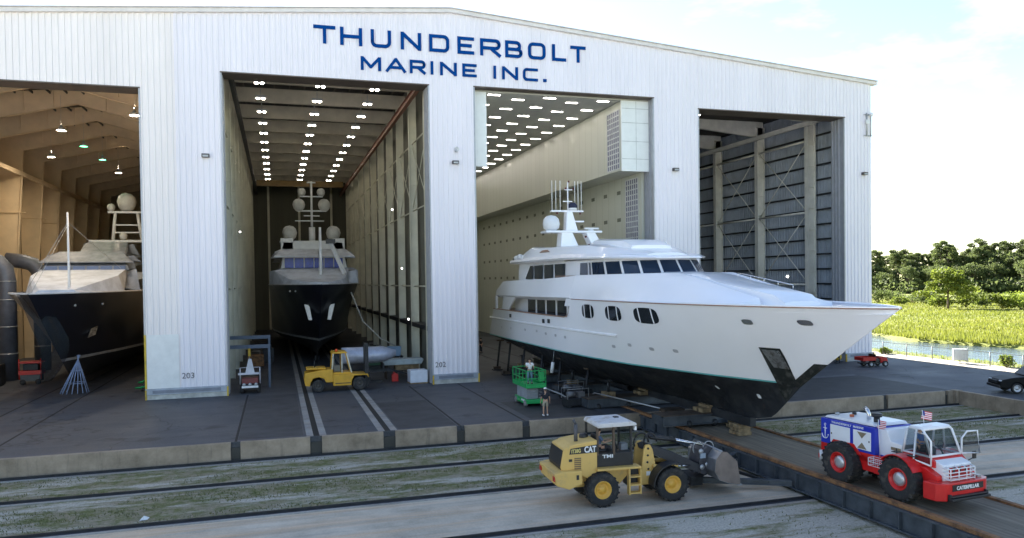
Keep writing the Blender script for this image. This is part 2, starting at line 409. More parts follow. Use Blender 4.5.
# flashing / fascia along the roofline, door head trims, pier faces and jambs
fa = MB()
for x0, x1 in ((-34.3, 10.4), (10.4, 54.2)):
    fa.prism([(x0, ztop(x0)-.08), (x1, ztop(x1)-.08), (x1, ztop(x1)+.22), (x0, ztop(x0)+.22)], 'y', -.32, .3)
fa.build('roof_trim', M('trim_beige', (.74,.70,.68), .5, 0, .1), hg)
fa = MB()
for x0, x1 in ((-34.3, 10.4), (10.4, 54.2)):
    fa.prism([(x0, ztop(x0)+.223), (x1, ztop(x1)+.223), (x1, ztop(x1)+.31), (x0, ztop(x0)+.31)], 'y', -.42, .2)
fa.build('drip_edge', M('trim_grey', (.52,.49,.48), .5), hg)
for a, c, t in OP:
    k = MB(); k.box(a, c, -.08, 2.0, t-.02, t+.07); k.build('door_head', M('head_dark', (.11,.085,.07), .6), hg)
    for e_, s_ in ((c, -1), (a, 1)):
        k = MB(); k.box(e_, e_+s_*.12, -.02, .25, .0, t-.02); k.box(e_-s_*.3, e_+s_*.05, .25, 1.9, 0, t-.02)
        for q in (.7, 1.15, 1.6): k.box(e_+s_*.05, e_+s_*.16, q, q+.09, 0, t-.02)
        k.build('door_jamb', JAMB, hg)
piers = [(-13.5,-7.85),(8.5,12.3),(29.35,33.9),(50.5,53.7),(-34,-31.2)]
for a, c in piers:
    k = MB(); k.box(a-.02, c+.02, -.10, 1.9, 0, .34); k.build('pier_footing', M('footing_white', (.50,.50,.47), .8, 0, .3, 1.5), hg)
    k = MB(); k.box(a-.1, c+.1, -.17, -.02, .36, .82); k.box(a+.4, c-.4, -.19, -.168, .46, .7, 1)
    k.build('base_channel', [M('channel_grey', (.36,.40,.47), .45, .2), M('channel_dark', (.20,.22,.27), .5)], hg)
    k = MB()
    for x in (a-.12, c+.02): k.box(x, x+.12, -.20, -.06, 0, .75)
    k.build('corner_guard', dirty('yellow_paint', (.62,.42,.04), (.2,.15,.05), .5, .5), hg)
# the white patch sheet low on the first pier with a yellow guard
MB().box(-13.47, -11.2, -.105, -.082, .83, 4.9).build('patch_panel', M('patch_white', (.80,.81,.80), .5, 0, .06), hg)
MB().box(-13.62, -13.48, -.12, .1, .8, 4.9).build('corner_guard', _mc['yellow_paint'], hg)
for i, (x, z, s_) in enumerate([(-11.05,1.5,'203'),(8.62,1.42,'202')]):
    text_mesh(s_, .62, M('number_grey', (.12,.12,.13), .6), hg, (x, -.088, z), (R_(90),0,0), 'number')
# roof, side, back and dividing walls
rf = MB()
for x0, x1 in ((-34, 10.4), (10.4, 53.9)):
    rf.prism([(x0, ztop(x0)-.25), (x1, ztop(x1)-.25), (x1, ztop(x1)-.05), (x0, ztop(x0)-.05)], 'y', .31, 90)
rf.build('roof', M('roof_metal', (.30,.30,.29), .6, .1), hg)
SHEETI = M('sheet_inside', (.48,.53,.61), .5, .1, .15, .6)
TAN = M('tan_liner', (.50,.40,.27), .8, 0, .12, .5)
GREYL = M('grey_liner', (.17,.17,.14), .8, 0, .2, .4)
def ribwall(x, y0, y1, z0, z1, mat, name, face=1, th=.12):
    k = MB(); pts = []; p = .45; q = y0
    while q < y1:
        pts += [(q, 0), (q+.30, 0), (q+.33, .05), (q+.42, .05)]; q += p
    pts.append((y1, 0))
    for (a, da), (c, dc) in zip(pts, pts[1:]):
        k.add([(x-face*da, a, z0), (x-face*dc, c, z0), (x-face*dc, c, z1), (x-face*da, a, z1)], [(0,1,2,3)])
    k.box(x+face*.01, x+face*th, y0, y1, z0, z1)
    return k.build(name, mat, hg, normals=False)
ribwall(53.15, .35, 90, 0, 27.6, SHEETI, 'side_wall', 1)
MB().box(53.3, 53.68, .06, 90, 0, 27.7).build('side_wall', FW, hg)
MB().box(-34, -33.7, .06, 90, 0, 27.1).build('side_wall', TAN, hg)
MB().box(-34, 53.6, 89.6, 90, 0, 31).build('back_wall', FW, hg)
MB().box(-33.7, -13, 88, 89.5, 0, 27.2).build('rear_liner', TAN, hg)
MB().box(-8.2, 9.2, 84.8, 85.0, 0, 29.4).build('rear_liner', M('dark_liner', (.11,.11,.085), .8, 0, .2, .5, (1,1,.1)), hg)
MB().box(32.5, 53, 84.8, 85.0, 0, 27.8).build('rear_liner', SHEETI, hg)
MB().box(-12.9, -12.6, 1.9, 89, 0, 28.9).build('dividing_wall', TAN, hg)
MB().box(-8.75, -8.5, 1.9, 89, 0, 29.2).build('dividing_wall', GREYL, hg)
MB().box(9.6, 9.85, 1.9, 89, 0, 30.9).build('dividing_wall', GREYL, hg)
MB().box(32.3, 32.6, 1.9, 89, 0, 29.1).build('dividing_wall', SHEETI, hg)
# pier bodies behind the ribbed face
for a, c in piers[:4]:
    MB().box(a+.02, c-.02, .03, 1.88, .36, ztop((a+c)/2)-1.2).build('pier_core', JAMB, hg)

# ---- bay 1: tapered tan portal frames
TAN2 = M('tan_frame', (.72,.56,.36), .75, 0, .1, .6)
for i in range(11):
    y = 3.9 + i*7.75
    k = MB()
    k.prism([(-33.6,0),(-32.6,0),(-31.0,24.0),(-22.0,26.2),(-22.0,27.7),(-33.6,26.4)], 'y', y-.05, y+.05)
    k.prism([(-13.0,0),(-13.6,0),(-14.1,24.2),(-22.0,26.2),(-22.0,27.7),(-13.0,26.8)], 'y', y-.051, y+.049)
    def flange(p, q, w=.42, t=.05): k.beam((p[0], y, p[1]), (q[0], y, q[1]), w, t, 0, (0,0,1) if abs(q[0]-p[0]) > abs(q[1]-p[1]) else (1,0,0))
    k.beam((-32.6,y,0), (-31.0,y,24.0), .44, .06, 0, (1,0,0)); k.beam((-31.0,y,24.0), (-22,y,26.2), .44, .06)
    k.beam((-22,y,26.2), (-14.1,y,24.2), .44, .06); k.beam((-13.6,y,0), (-14.1,y,24.2), .44, .06, 0, (1,0,0))
    for x in (-29,-26.5,-24,-19.5,-17): k.box(x-.02, x+.02, y-.2, y+.2, 24.6+ (1-abs(x+22)/9)*1.5, 26.8+(1-abs(x+22)/9)*.8)
    for z in (6, 11.5, 17): k.box(-33.6, -32.0+z*.06, y-.21, y+.21, z, z+.05)
    k.build('portal_frame', TAN2, hg)
k = MB()
for x in [-33+j*1.45 for j in range(14)]: k.box(x-.05, x+.05, .5, 88, 27.25 - .0*abs(x+22)-.6+ (1-abs(x+22)/11)*.5, 27.45-.6+(1-abs(x+22)/11)*.5)
k.build('purlins', M('purlin_dark', (.10,.085,.07), .7), hg)
MB().beam((-31.3, 1, 21.4), (-31.3, 86, 21.4), .35, .5).build('crane_runway', TAN2, hg)
MB().prism([(-33.6,27.2),(-33.6,27.0),(-22,27.95),(-13,27.2),(-13,27.35),(-22,28.1)], 'y', .4, 88).build('ceiling_sheet', M('ceiling_brown', (.07,.058,.045), .8), hg)

# ---- bay 2: pale columns and rafters
PALE = M('pale_steel', (.60,.55,.43), .65, 0, .14, .6)
PALE2 = M('pale_column', (.66,.64,.52), .65, 0, .12, .6)
for i in range(11):
    y = 3.4 + i*7.7
    k = MB(); z0 = 27.2
    k.box(-8.4, 9.6, y-.05, y+.05, z0, 28.5); k.box(-8.4, 9.6, y-.2, y+.2, z0-.06, z0); k.box(-8.4, 9.6, y-.2, y+.2, 28.5, 28.56)
    for x in range(-7, 10, 2): k.box(x-.02, x+.02, y-.18, y-.05, z0, 28.5)
    k.build('rafter', PALE, hg)
    for x, nm in ((-8.15, -1), (8.98, 1)):
        k = MB(); k.box(x-.33, x+.33, y-.04, y+.04, 0, z0-.07); k.box(x-.36*nm-.03, x-.36*nm+.03, y-.2, y+.2, 0, z0-.07); k.box(x+.33*nm-.03, x+.33*nm+.03, y-.2, y+.2, 0, z0-.07)
        for z in (4.5, 9, 13.5, 18, 22.5): k.box(x-.32, x+.32, y-.19, y+.19, z, z+.05)
        k.build('column', PALE2, hg)
    if i < 10:
        k = MB()
        for z in (8.2, 15.5, 22.0): k.tube([(8.9, y+.33, z), (8.9, y+7.37, z)], .07, 6)
        k.tube([(8.9,y+.33,15.8),(8.9,y+7.37,21.7)], .035, 5); k.tube([(8.9,y+.33,21.7),(8.9,y+7.37,15.8)], .035, 5)
        for z in (8.2, 15.5, 22.0): k.tube([(-8.05, y+.33, z), (-8.05, y+7.37, z)], .07, 6)
        k.build('wall_brace', PALE2, hg)
k = MB()
for j in range(30): x = -8.2+j*.6; 
for j in range(12): k.box(-8.4+j*1.5, -8.25+j*1.5, 2, 85, 28.58, 28.8)
k.build('purlins', _mc['purlin_dark'], hg)
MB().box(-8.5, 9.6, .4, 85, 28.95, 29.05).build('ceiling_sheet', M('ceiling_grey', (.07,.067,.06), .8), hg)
MB().ibeam((7.9, 1.0, 25.3), (7.9, 84, 25.3), .35, .6).build('crane_runway', M('crane_red', (.24,.10,.06), .6), hg)
MB().ibeam((-7.2, 1.0, 25.3), (-7.2, 84, 25.3), .35, .6).build('crane_runway', DSTEEL, hg)
MB().box(8.6, 9.55, 2.2, 80, 4.3, 4.7).build('cable_tray', DSTEEL, hg)
MB().box(-7.0, 7.7, 75.2, 76.2, 25.6, 26.6).build('bridge_crane', M('crane_yellow', (.22,.13,.03), .5), hg)
for x in (-5.2, 0.3, 6.2): MB().box(x-.2, x+.2, 84.3, 84.7, 0, 28.9).build('rear_post', PALE2, hg)

# ---- bay 3: clean lined paint hall
LIN = M('hall_liner', (.60,.61,.50), .6, 0, .05, .4, (1,1,.2))
def panelmat():
    m, nt, b, o = newmat('hall_panel'); v = mapping(nt)
    br = N(nt, 'ShaderNodeTexBrick'); br.offset = 0; br.inputs['Scale'].default_value = 1; br.inputs['Brick Width'].default_value = 1.55
    br.inputs['Row Height'].default_value = 60; br.inputs['Mortar Size'].default_value = .03; br.inputs['Color1'].default_value = (.57,.58,.50,1)
    br.inputs['Color2'].default_value = (.54,.55,.475,1); br.inputs['Mortar'].default_value = (.42,.43,.34,1)
    r = N(nt, 'ShaderNodeMapping'); r.inputs['Rotation'].default_value = (0,0,R_(90)); nt.links.new(v, r.inputs[0]); nt.links.new(r.outputs[0], br.inputs['Vector'])
    nt.links.new(br.outputs[0], b.inputs['Base Color']); b.inputs['Roughness'].default_value = .38; return m
PAN = panelmat()
MB().box(29.0, 29.3, 1.95, 62, 0, 18.6).build('hall_wall', PAN, hg)
MB().box(26.5, 29.28, .95, 62, 18.62, 24.9).build('overhead_duct', PAN, hg)
MB().box(12.0, 12.3, 1.95, 62, 0, 25).build('hall_wall', PAN, hg)
MB().box(12.31, 13.6, .95, 62, 18.6, 24.9).build('overhead_duct', PAN, hg)
MB().box(12.0, 29.3, 62.01, 62.3, 0, 25).build('hall_wall', PAN, hg)
MB().box(12.0, 29.3, .9, 62.3, 24.95, 25.2).build('hall_ceiling', M('hall_ceiling', (.46,.46,.43), .6, 0, .05), hg)
WP = M('white_panel', (.80,.82,.80), .4, 0, .04)
k = MB(); k.box(26.45, 29.28, .80, .94, 18.5, 24.93); k.build('end_panel', WP, hg)
k = MB()
for z in (19.6, 21.2, 22.9, 24.2): k.box(26.5, 29.27, .775, .798, z, z+.05)
for x in (27.9,): k.box(x, x+.04, .777, .796, 18.6, 24.9)
k.build('panel_seams', M('seam', (.5,.52,.5), .5), hg)
k = MB(); k.box(12.32, 13.65, .80, .94, 18.5, 24.93); k.build('end_panel', WP, hg)
LV = M('louvre_back', (.20,.20,.26), .6); LVF = M('louvre_frame', (.62,.63,.62), .5)
def louvre(x, y0, y1, z0, z1):
    f = MB().box(x-.03, x-.002, y0, y1, z0, z1).build('louvre', LV, hg)
    k = MB(); n = max(2, round((y1-y0)/.45)); m_ = max(3, round((z1-z0)/.5))
    for i in range(n+1): y = y0+(y1-y0)*i/n; k.box(x-.07, x-.031, y-.04, y+.04, z0, z1)
    for i in range(m_+1): z = z0+(z1-z0)*i/m_; k.box(x-.075, x-.0305, y0, y1, z-.05, z+.05)
    k.build('grille', LVF, f)
louvre(26.5, 1.3, 3.9, 18.8, 24.2); louvre(29.0, 2.6, 5.2, 9.0, 18.2)
k = MB()
for z in (17.2, 14.5, 11.6, 8.95):
    y = 6.4
    while y < 60: k.box(28.97, 28.995, y, y+.8, z-.18, z+.18); y += 3.2
k.build('vent_slots', M('vent_dark', (.16,.17,.13), .6), hg)

# ---- bay 4: dark sheeting with girts and pale columns
k = MB()
for i in range(17):
    z = 1.2 + i*1.62
    k.box(52.80, 53.08, .4, 84, z, z+.17)
k.build('girts', M('girt_shadow', (.035,.037,.042), .7), hg)  # shadow on the girts is put into their near-black colour
COLW = M('column_cream', (.80,.78,.71), .6, 0, .14, .7)
for i in range(9):
    y = 7.2 + i*9.0
    k = MB(); k.box(51.75, 52.72, y-.05, y+.05, 0, 26.6); k.box(51.69, 51.75, y-.3, y+.3, 0, 26.6); k.box(52.66, 52.72, y-.3, y+.3, 0, 26.6)
    for z in [2.2+j*2.3 for j in range(11)]: k.box(51.75, 52.66, y-.28, y+.28, z, z+.05)
    k.build('column', COLW, hg)
    k = MB(); k.prism([(33,27.2),(51.1,25.5),(52.7,25.5),(52.7,27.25),(33,28.7)], 'y', y-.05, y+.05); k.beam((33,y,27.2),(51.1,y,25.5), .4, .06)
    k.build('rafter', COLW, hg)
    k = MB()
    for z in (15.6, 23.4, 7.7): k.tube([(51.9,y+.4,z),(51.9,y+8.6,z)], .12, 6)
    if i in (0, 1, 4): k.tube([(52,y+.4,8),(52,y+8.6,15.4)], .05, 5); k.tube([(52,y+.4,15.4),(52,y+8.6,8)], .05, 5); k.tube([(52,y+.4,15.8),(52,y+8.6,23.2)], .05, 5); k.tube([(52,y+.4,23.2),(52,y+8.6,15.8)], .05, 5)
    k.build('wall_brace', COLW, hg)
MB().box(32.6, 53.0, .4, 85, 27.0, 27.06).build('ceiling_sheet', _mc['ceiling_brown'], hg).location.z = .3
MB().ibeam((50.8, 1, 25.0), (50.8, 84, 25.0), .3, .5).build('crane_runway', COLW, hg)

# ---- lettering on the front: strokes on a grid, squared letters with rounded corners
BLUE = M('sign_blue', (.0005,.055,.25), .9, 0, .03); BLUE.node_tree.nodes['Principled BSDF'].inputs['Specular IOR Level'].default_value = .1
def stroke_sign(mb, ch, x0, x1, z0, z1, t):
    W = x1-x0; H = z1-z0; h2 = t/2; r = .32*H
    def L(*pts): return [list(pts)]
    def arc(cx, cz, rx, rz, a0, a1, n=5): return [(cx+rx*math.cos(R_(a0+(a1-a0)*i/n)), cz+rz*math.sin(R_(a0+(a1-a0)*i/n))) for i in range(n+1)]
    l, r_, b, u = h2, W-h2, h2, H-h2; c = .24*H; m = H*.5
    G = {'T': [[(0,u),(W,u)], [(W/2,u-h2),(W/2,0)]],
     'H': [[(l,0),(l,H)], [(r_,0),(r_,H)], [(l+h2,m),(r_-h2,m)]],
     'U': [[(l,H)] + [(l,b+c)] + arc(l+c,b+c,c,c,180,270) + arc(r_-c,b+c,c,c,270,360) + [(r_,H)]],
     'N': [[(l,0),(l,H)], [(r_,0),(r_,H)], [(l,H-h2*.7),(r_,h2*.7)]],
     'D': [[(l,0),(l,H)], [(l,b)] + arc(r_-c,b+c,c,c,270,360) + arc(r_-c,u-c,c,c,0,90) + [(l,u)]],
     'E': [[(l,0),(l,H)], [(l,b),(W,b)], [(l,u),(W,u)], [(l,m),(W*.86,m)]],
     'R': [[(l,0),(l,H)], [(l,u)] + arc(r_-c*.9,u-c*.9,c*.9,c*.9,90,0) + arc(r_-c*.9,m-.04*H+c*.9,c*.9,c*.9,0,-90) + [(l,m-.04*H)], [(W*.5,m-.04*H),(W-.02,0)]],
     'B': [[(l,0),(l,H)], [(l,u)] + arc(r_-c*.9-.06*W,u-c*.85,c*.85,c*.85,90,0) + [(r_-.08*W,m+c*.4)] + [(r_-c-.02*W,m)] + [(l,m)], [(r_-c,m)] + arc(r_-c*.85,m-c*.85,c*.85,c*.85,90,0) + arc(r_-c*.85,b+c*.85,c*.85,c*.85,0,-90) + [(l,b)]],
     'O': [arc(r_-c,u-c,c,c,0,90) + arc(l+c,u-c,c,c,90,180) + arc(l+c,b+c,c,c,180,270) + arc(r_-c,b+c,c,c,270,360) + [(r_,u-c)]],
     'L': [[(l,H),(l,0)], [(l,b),(W,b)]],
     'M': [[(l,0),(l,H)], [(r_,0),(r_,H)], [(l,H-h2*.5),(W/2,H*.25),(r_,H-h2*.5)]],
     'A': [[(h2*.6,0),(W/2,H-h2*.4),(W-h2*.6,0)], [(W*.24,H*.33),(W*.76,H*.33)]],
     'I': [[(W/2,0),(W/2,H)]],
     'C': [[(W,u)] + [(l+c,u)] + arc(l+c,u-c,c,c,90,180) + arc(l+c,b+c,c,c,180,270) + [(W,b)]],
     '.': [[(0,t*.55),(W,t*.55)]]}[ch]
    for j, pl in enumerate(G):
        tt = t*1.1 if ch == '.' else t
        e = .0007*j
        for i, (p, q) in enumerate(zip(pl, pl[1:])):
            d = Vector((q[0]-p[0], 0, q[1]-p[1]))
            if d.length < 1e-4: continue
            dn = d.normalized(); nx = Vector((-dn.z, 0, dn.x))*tt/2
            curve = len(pl) > 2
            ex0 = dn*(tt*.22 if curve and i > 0 else 0); ex1 = dn*(tt*.22 if curve and i < len(pl)-2 else 0)
            P = Vector((x0+p[0], 0, z0+p[1]))-ex0; Q = Vector((x0+q[0], 0, z0+q[1]))+ex1
            y0, y1 = -.135-e-.0012*(i % 2), -.06
            vs = [(v.x, y, v.z) for v in (P-nx, Q-nx, Q+nx, P+nx) for y in (y0, y1)]
            mb.add(vs, [(0,2,4,6),(1,7,5,3),(0,1,3,2),(2,3,5,4),(4,5,7,6),(6,7,1,0)])
L1 = [('T',-.8,.92),('H',1.28,3.04),('U',3.72,5.37),('N',6.17,7.86),('D',8.55,10.25),('E',10.95,12.4),('R',12.93,14.75),('B',15.15,16.7),('O',17.22,18.84),('L',19.45,20.75),('T',21.17,22.61)]
L2 = [('M',2.88,4.52),('A',4.89,6.58),('R',6.89,8.21),('I',8.6,8.9),('N',9.44,10.87),('E',11.35,12.6),('I',14.05,14.35),('N',14.86,16.28),('C',16.73,18.1),('.',18.59,18.9)]
for c, a, b2 in L1: sg = MB(); stroke_sign(sg, c, a, b2, 27.78, 29.22, .27); sg.build('sign_letter', BLUE, hg, normals=False)
for c, a, b2 in L2: sg = MB(); stroke_sign(sg, c, a, b2, 25.88, 26.98, .23); sg.build('sign_letter', BLUE, hg, normals=False)

# ---- wall lamps on the piers (each its own thing) and ceiling lights
def flood(x, z, label):
    t = thing('wall_lamp', label, 'wall lamp', (x, -.06, z), 0, 'wall lamps on the hangar piers')
    MB().box(-.28, .28, -.35, .0, -.12, .16).build('housing', M('lamp_brown', (.08,.07,.07), .5), t, .03)
    MB().box(-.2, .2, -.4, -.352, -.1, .05).build('lens', GALV, t, .01)
flood(-9.0, 18.5, 'dark wall lamp on the wide pier left of the second bay')
flood(10.6, 18.6, 'dark wall lamp on the narrow pier between second and third bays')
flood(31.4, 18.6, 'dark wall lamp on the pier right of the lit third bay')
flood(52.7, 18.8, 'dark wall lamp near the right corner of the hangar')
t = thing('wall_horn', 'small white speaker horn above the lamp on the narrow pier', 'horn', (10.7, -.06, 19.7))
MB().lathe([(.05,0),(.1,-.1),(.2,-.35)], axis='y', n=10).build('horn', WHITE, t); MB().box(-.08,.08,-.08,0,-.2,.0).build('bracket', GALV, t)
t = thing('roof_antenna', 'white bracketed antenna unit on the upper right corner of the hangar', 'antenna', (53.2, -.06, 23.5))
k = MB(); k.box(-.45,.5,-.1,0,-.9,-.8); k.box(-.45,.5,-.1,0,1.2,1.3); k.tube([(-.2,-.15,-.9),(-.2,-.15,1.4)], .06, 6); k.tube([(.3,-.15,-.9),(.3,-.15,1.4)], .05, 6); k.build('bracket', GALV, t)
k = MB(); k.box(-.4,.0,-.35,-.2,.3,.7); k.ball((.3,-.2,1.25), .2); k.build('unit', WHITE, t)

LG2 = EM('lamp_glow', (1,.90,.74), 15)
pr_ = thing('bay_light', '', 'ceiling light', (0,0,0), 0, 'twin lamps under the second bay roof')
k = MB(); k.box(-.5,.5,-.3,.3,.08,.3); k.box(-.03,.03,-.03,.03,.3,1.0); k.build('housing', GALV, pr_)
MB().box(-.36,-.12,-.11,.11,.0,.078).build('lens', LG2, pr_); MB().box(.12,.36,-.11,.11,.0,.078).build('lens', LG2, pr_)
first = True
ordw = ['front', 'second', 'third', 'fourth', 'fifth', 'sixth', 'seventh', 'eighth', 'ninth', 'tenth', 'eleventh', 'rearmost']
for rn, x in (('left', -5.1), ('middle', .1), ('right', 4.9)):
    for i in range(12):
        y = 7.2 + i*5.75
        lb = 'twin square ceiling lamp, %s in the %s row of the second bay' % (ordw[i], rn)
        if first: o = pr_; o['label'] = lb; o.location = (x, y, 26.1); first = False
        else: dup(pr_, (x, y, 26.1), 0, lb)
LG3 = EM('strip_glow', (1,.93,.86), 5)
pr3 = None
for r_i, (x, rn) in enumerate([(14.6,'first'),(17.2,'second'),(19.8,'third'),(22.4,'fourth'),(25.0,'fifth')]):
    for i in range(16):
        y = 1.6 + i*3.75 + (1.2 if r_i % 2 else 0)
        lb = 'strip light of the third bay, %s row from left, %s from doors' % (rn, (ordw[:11]+['twelfth','thirteenth','fourteenth','fifteenth','rearmost'])[i])
        if pr3 is None:
            pr3 = thing('strip_light', lb, 'strip light', (x,y,24.93), 0, 'strip lights in the third bay ceiling')
            MB().box(-.55,.55,-.11,.11,-.02,.02).build('lens', LG3, pr3); MB().box(-.60,.60,-.15,.15,.0,.03).build('frame', WHITE, pr3)
        else: dup(pr3, (x,y,24.93), 0, lb)
WARM = EM('high_bay_glow', (1,.84,.64), 110); GRN = EM('green_glow', (.1,.9,.35), 5)
for n_, (x, y, z, g) in enumerate([(-14.9,6.2,22.6,0),(-22.2,14.2,22.6,0),(-22.2,22.4,22.6,1),(-22.2,30.9,22.6,1),(-22.5,41.3,22.6,0),(-27,30,22.6,0),(-27,8,23.0,0)]):
    t = thing('high_bay_lamp', ['bright hanging lamp nearest the right edge of the first bay','round white hanging lamp left of centre in the first bay','green glowing hanging lamp nearer the doors in the first bay','green glowing hanging lamp further back in the first bay','small hanging lamp farthest back in the first bay','hanging lamp by the left columns, deep in the first bay','hanging lamp by the left columns near the first bay doors'][n_], 'hanging lamp', (x,y,z), 0, 'hanging lamps in the first bay')
    MB().lathe([(.08,.55),(.12,.4),(.45,0),(.43,0),(.1,.36)], n=14).build('shade', GALV, t)
    MB().lathe([(.0,.06),(.38,.06)], n=14).build('bulb', GRN if g else WARM, t); MB().tube([(0,0,.5),(0,0,3.2)], .010, 4).build('stem', GALV, t)
for n_, (x, y) in enumerate([(36.5,5.5),(40.5,11.5),(36.5,20),(41,30)]):
    t = thing('strip_light', ['strip light nearest the fourth bay doors','second strip light under the fourth bay roof','third strip light deep in the fourth bay','last strip light deep in the fourth bay'][n_], 'strip light', (x,y,26.6-.0*n_), 0, 'strip lights in the fourth bay')
    MB().box(-.7,.7,-.12,.12,0,.05).build('lens', LG3, t); MB().box(-.75,.75,-.16,.16,.05,.14).build('frame', WHITE, t)
for n_, (x, y, z) in enumerate([(51.1,9.6,8.6),(51.1,25,8.0)]):
    t = thing('wall_work_light', ['small round work light between the first two columns of the fourth bay','small round work light deep in the fourth bay'][n_], 'work light', (x,y,z), 0, 'work lights in the fourth bay')
    MB().lathe([(0,0),(.14,0),(.16,.2),(0,.24)], axis='x', n=10).build('housing', GALV, t); MB().ball((-.08,0,0), .12, 10).build('bulb', LG3, t)
for n_, (x, z, y) in enumerate([(-30.2,11,16),(-30.6,4.5,16),(8.2,10,14),(8.2,5,10.5),(-7.5,14,20),(8.2,16.5,20)]):
    t = thing('bulkhead_lamp', ['upper bare lamp on the left column of the first bay','lower orange lamp on the left column of the first bay','small lamp halfway up the right columns of the second bay','low small lamp on the right columns of the second bay','small lamp on the left wall of the second bay','highest small lamp on the right columns of the second bay'][n_], 'wall lamp', (x,y,z), 0, 'bulkhead lamps')
    MB().box(-.1,.1,-.05,.1,-.14,.14).build('base', GALV, t); MB().ball((0,-.1,0), .06, 10).build('bulb', LG3, t)
# ============================================================ WHITE YACHT
def lerp(tab, x):
    if x <= tab[0][0]: return tab[0][1]
    for (a, u), (b, v) in zip(tab, tab[1:]):
        if x <= b: return u + (v-u)*(x-a)/(b-a)
    return tab[-1][1]
XC = 20.3
def ystem(z): return lerp([(.9,-25.5),(1.2,-28.4),(1.45,-29.2),(2.5,-30.45),(3.3,-31.35),(4.54,-33.2),(6.2,-35.75),(7.42,-37.7)], z)
def ystern(z): return lerp([(1.0,-2.0),(2.0,5.0),(2.7,8.6),(3.35,9.2),(5.9,7.4)], z)
def hb(y, z):
    """half breadth of the hull at station y and height z"""
    d = y - ystem(z)
    if d <= 0: return 0.0
    wl = lerp([(0,0),(.9,.42),(2.5,1.0),(4.8,1.85),(8,2.75),(11.5,3.62),(16,4.2),(21,4.45),(34,4.5),(41,4.3)], d)
    sh = lerp([(0,0),(.6,.5),(1.6,1.15),(3,1.9),(5,2.7),(8,3.5),(12,4.15),(16,4.45),(22,4.6),(34,4.6),(46,4.35)], d)
    t = max(0, min(1, (z-3.35)/4.0)); b = wl + (sh-wl)*t**1.25
    if z < 3.35:
        k = max(0, (z - lerp([(-40,.9),(-3,1.0),(9,2.6)], y))/(3.35 - lerp([(-40,.9),(-3,1.0),(9,2.6)], y)))
        full = lerp([(0,1.6),(12,.75),(20,.42)], d)
        b *= k**full
    return b
YW = M('yacht_white', (.91,.91,.94), .25, 0, .02, .3, bmp=.05, coat=.5)
YB = dirty('yacht_black', (.016,.018,.022), (.035,.037,.038), .5, .42, 0, .8)
TEAL = M('boot_teal', (.10,.42,.42), .35)
CAP = M('cap_rail', (.30,.17,.12), .4)
CHROME = M('chrome', (.7,.7,.72), .15, 1, .05)
def hull_part(zs, n, name, mat, parent, x=XC, skipf=None, closed_t=False):
    k = MB()
    for s_ in (-1, 1):
        rows = []
        for z in zs:
            r = []
            for i in range(n+1):
                t = (i/n)**1.6; y = ystem(z) + t*(ystern(z)-ystem(z)); r.append((x+s_*hb(y, z), y, z))
            rows.append(r)
        k.grid(rows, skip=(lambda i, j: skipf(rows[i][j][1], rows[i][j][2])) if skipf else None)
    if closed_t:
        k.grid([[(x+hb(ystern(z), z)*q, ystern(z)+.0, z) for q in (-1,-.5,0,.5,1)] for z in zs], sm=False)
    return k.build(name, mat, parent)
ya = thing('motor_yacht', 'white superyacht with black bottom rolling bow first out of the third bay', 'yacht', (0,0,0))
frange = lambda a, b, n: [a + (b-a)*i/n for i in range(n+1)]
hl = hull_part(frange(3.44, 5.95, 8) + frange(6.2, 7.3, 4), 60, 'hull', YW, ya, skipf=lambda y, z: z > 5.9 and y > -12.6, closed_t=False)
MB().grid([[(XC+hb(ystern(z), z)*q, ystern(z), z) for q in (-1,-.5,0,.5,1)] for z in frange(3.44, 5.95, 5)], sm=False).build('transom', YW, ya)
hull_part([1.0,1.15,1.4,1.7,2.0,2.35,2.7,3.0,3.36], 60, 'bottom', YB, ya)
MB().grid([[(XC+hb(ystern(z), z)*q, ystern(z), z) for q in (-1,-.5,0,.5,1)] for z in frange(2.6, 3.36, 2)], sm=False).build('bottom', YB, ya)
hull_part([3.36, 3.445], 60, 'boot_stripe', TEAL, ya)
MB().box(XC-.18, XC+.18, -27.5, 4.5, .62, 1.12).build('keel', YB, ya, .03)
# cap rail and foredeck
k = MB()
for s_ in (-1, 1):
    ys = [ystem(7.3)+.02 + i*.9 for i in range(13)]
    k.grid([[(XC+s_*(max(0,hb(y,7.3)+o1)), y, 7.3+dz) for y in ys] for o1, dz in ((.03,-.02),(.03,.05),(-.14,.05),(-.14,-.02))], sm=False)
k.build('cap_rail', YW, ya)
k = MB()
for s_ in (-1, 1):
    ys = [ystem(7.3)+.05 + i*.9 for i in range(32)]
    k.grid([[(XC+s_*(hb(y,7.3)+o1), y, 7.3+dz) for y in ys if y < -12.6] for o1, dz in ((.035,-.06),(.05,-.03),(.035,.0))])
k.build('cap_rail', CAP, ya)
k = MB(); ys = [ystem(7.3)+.1 + i*1.2 for i in range(22)]
k.grid([[(XC+q*max(0,hb(y,7.1)-.05), y, 7.02) for q in (-1,-.5,0,.5,1)] for y in ys], sm=False); k.build('deck', YW, ya)
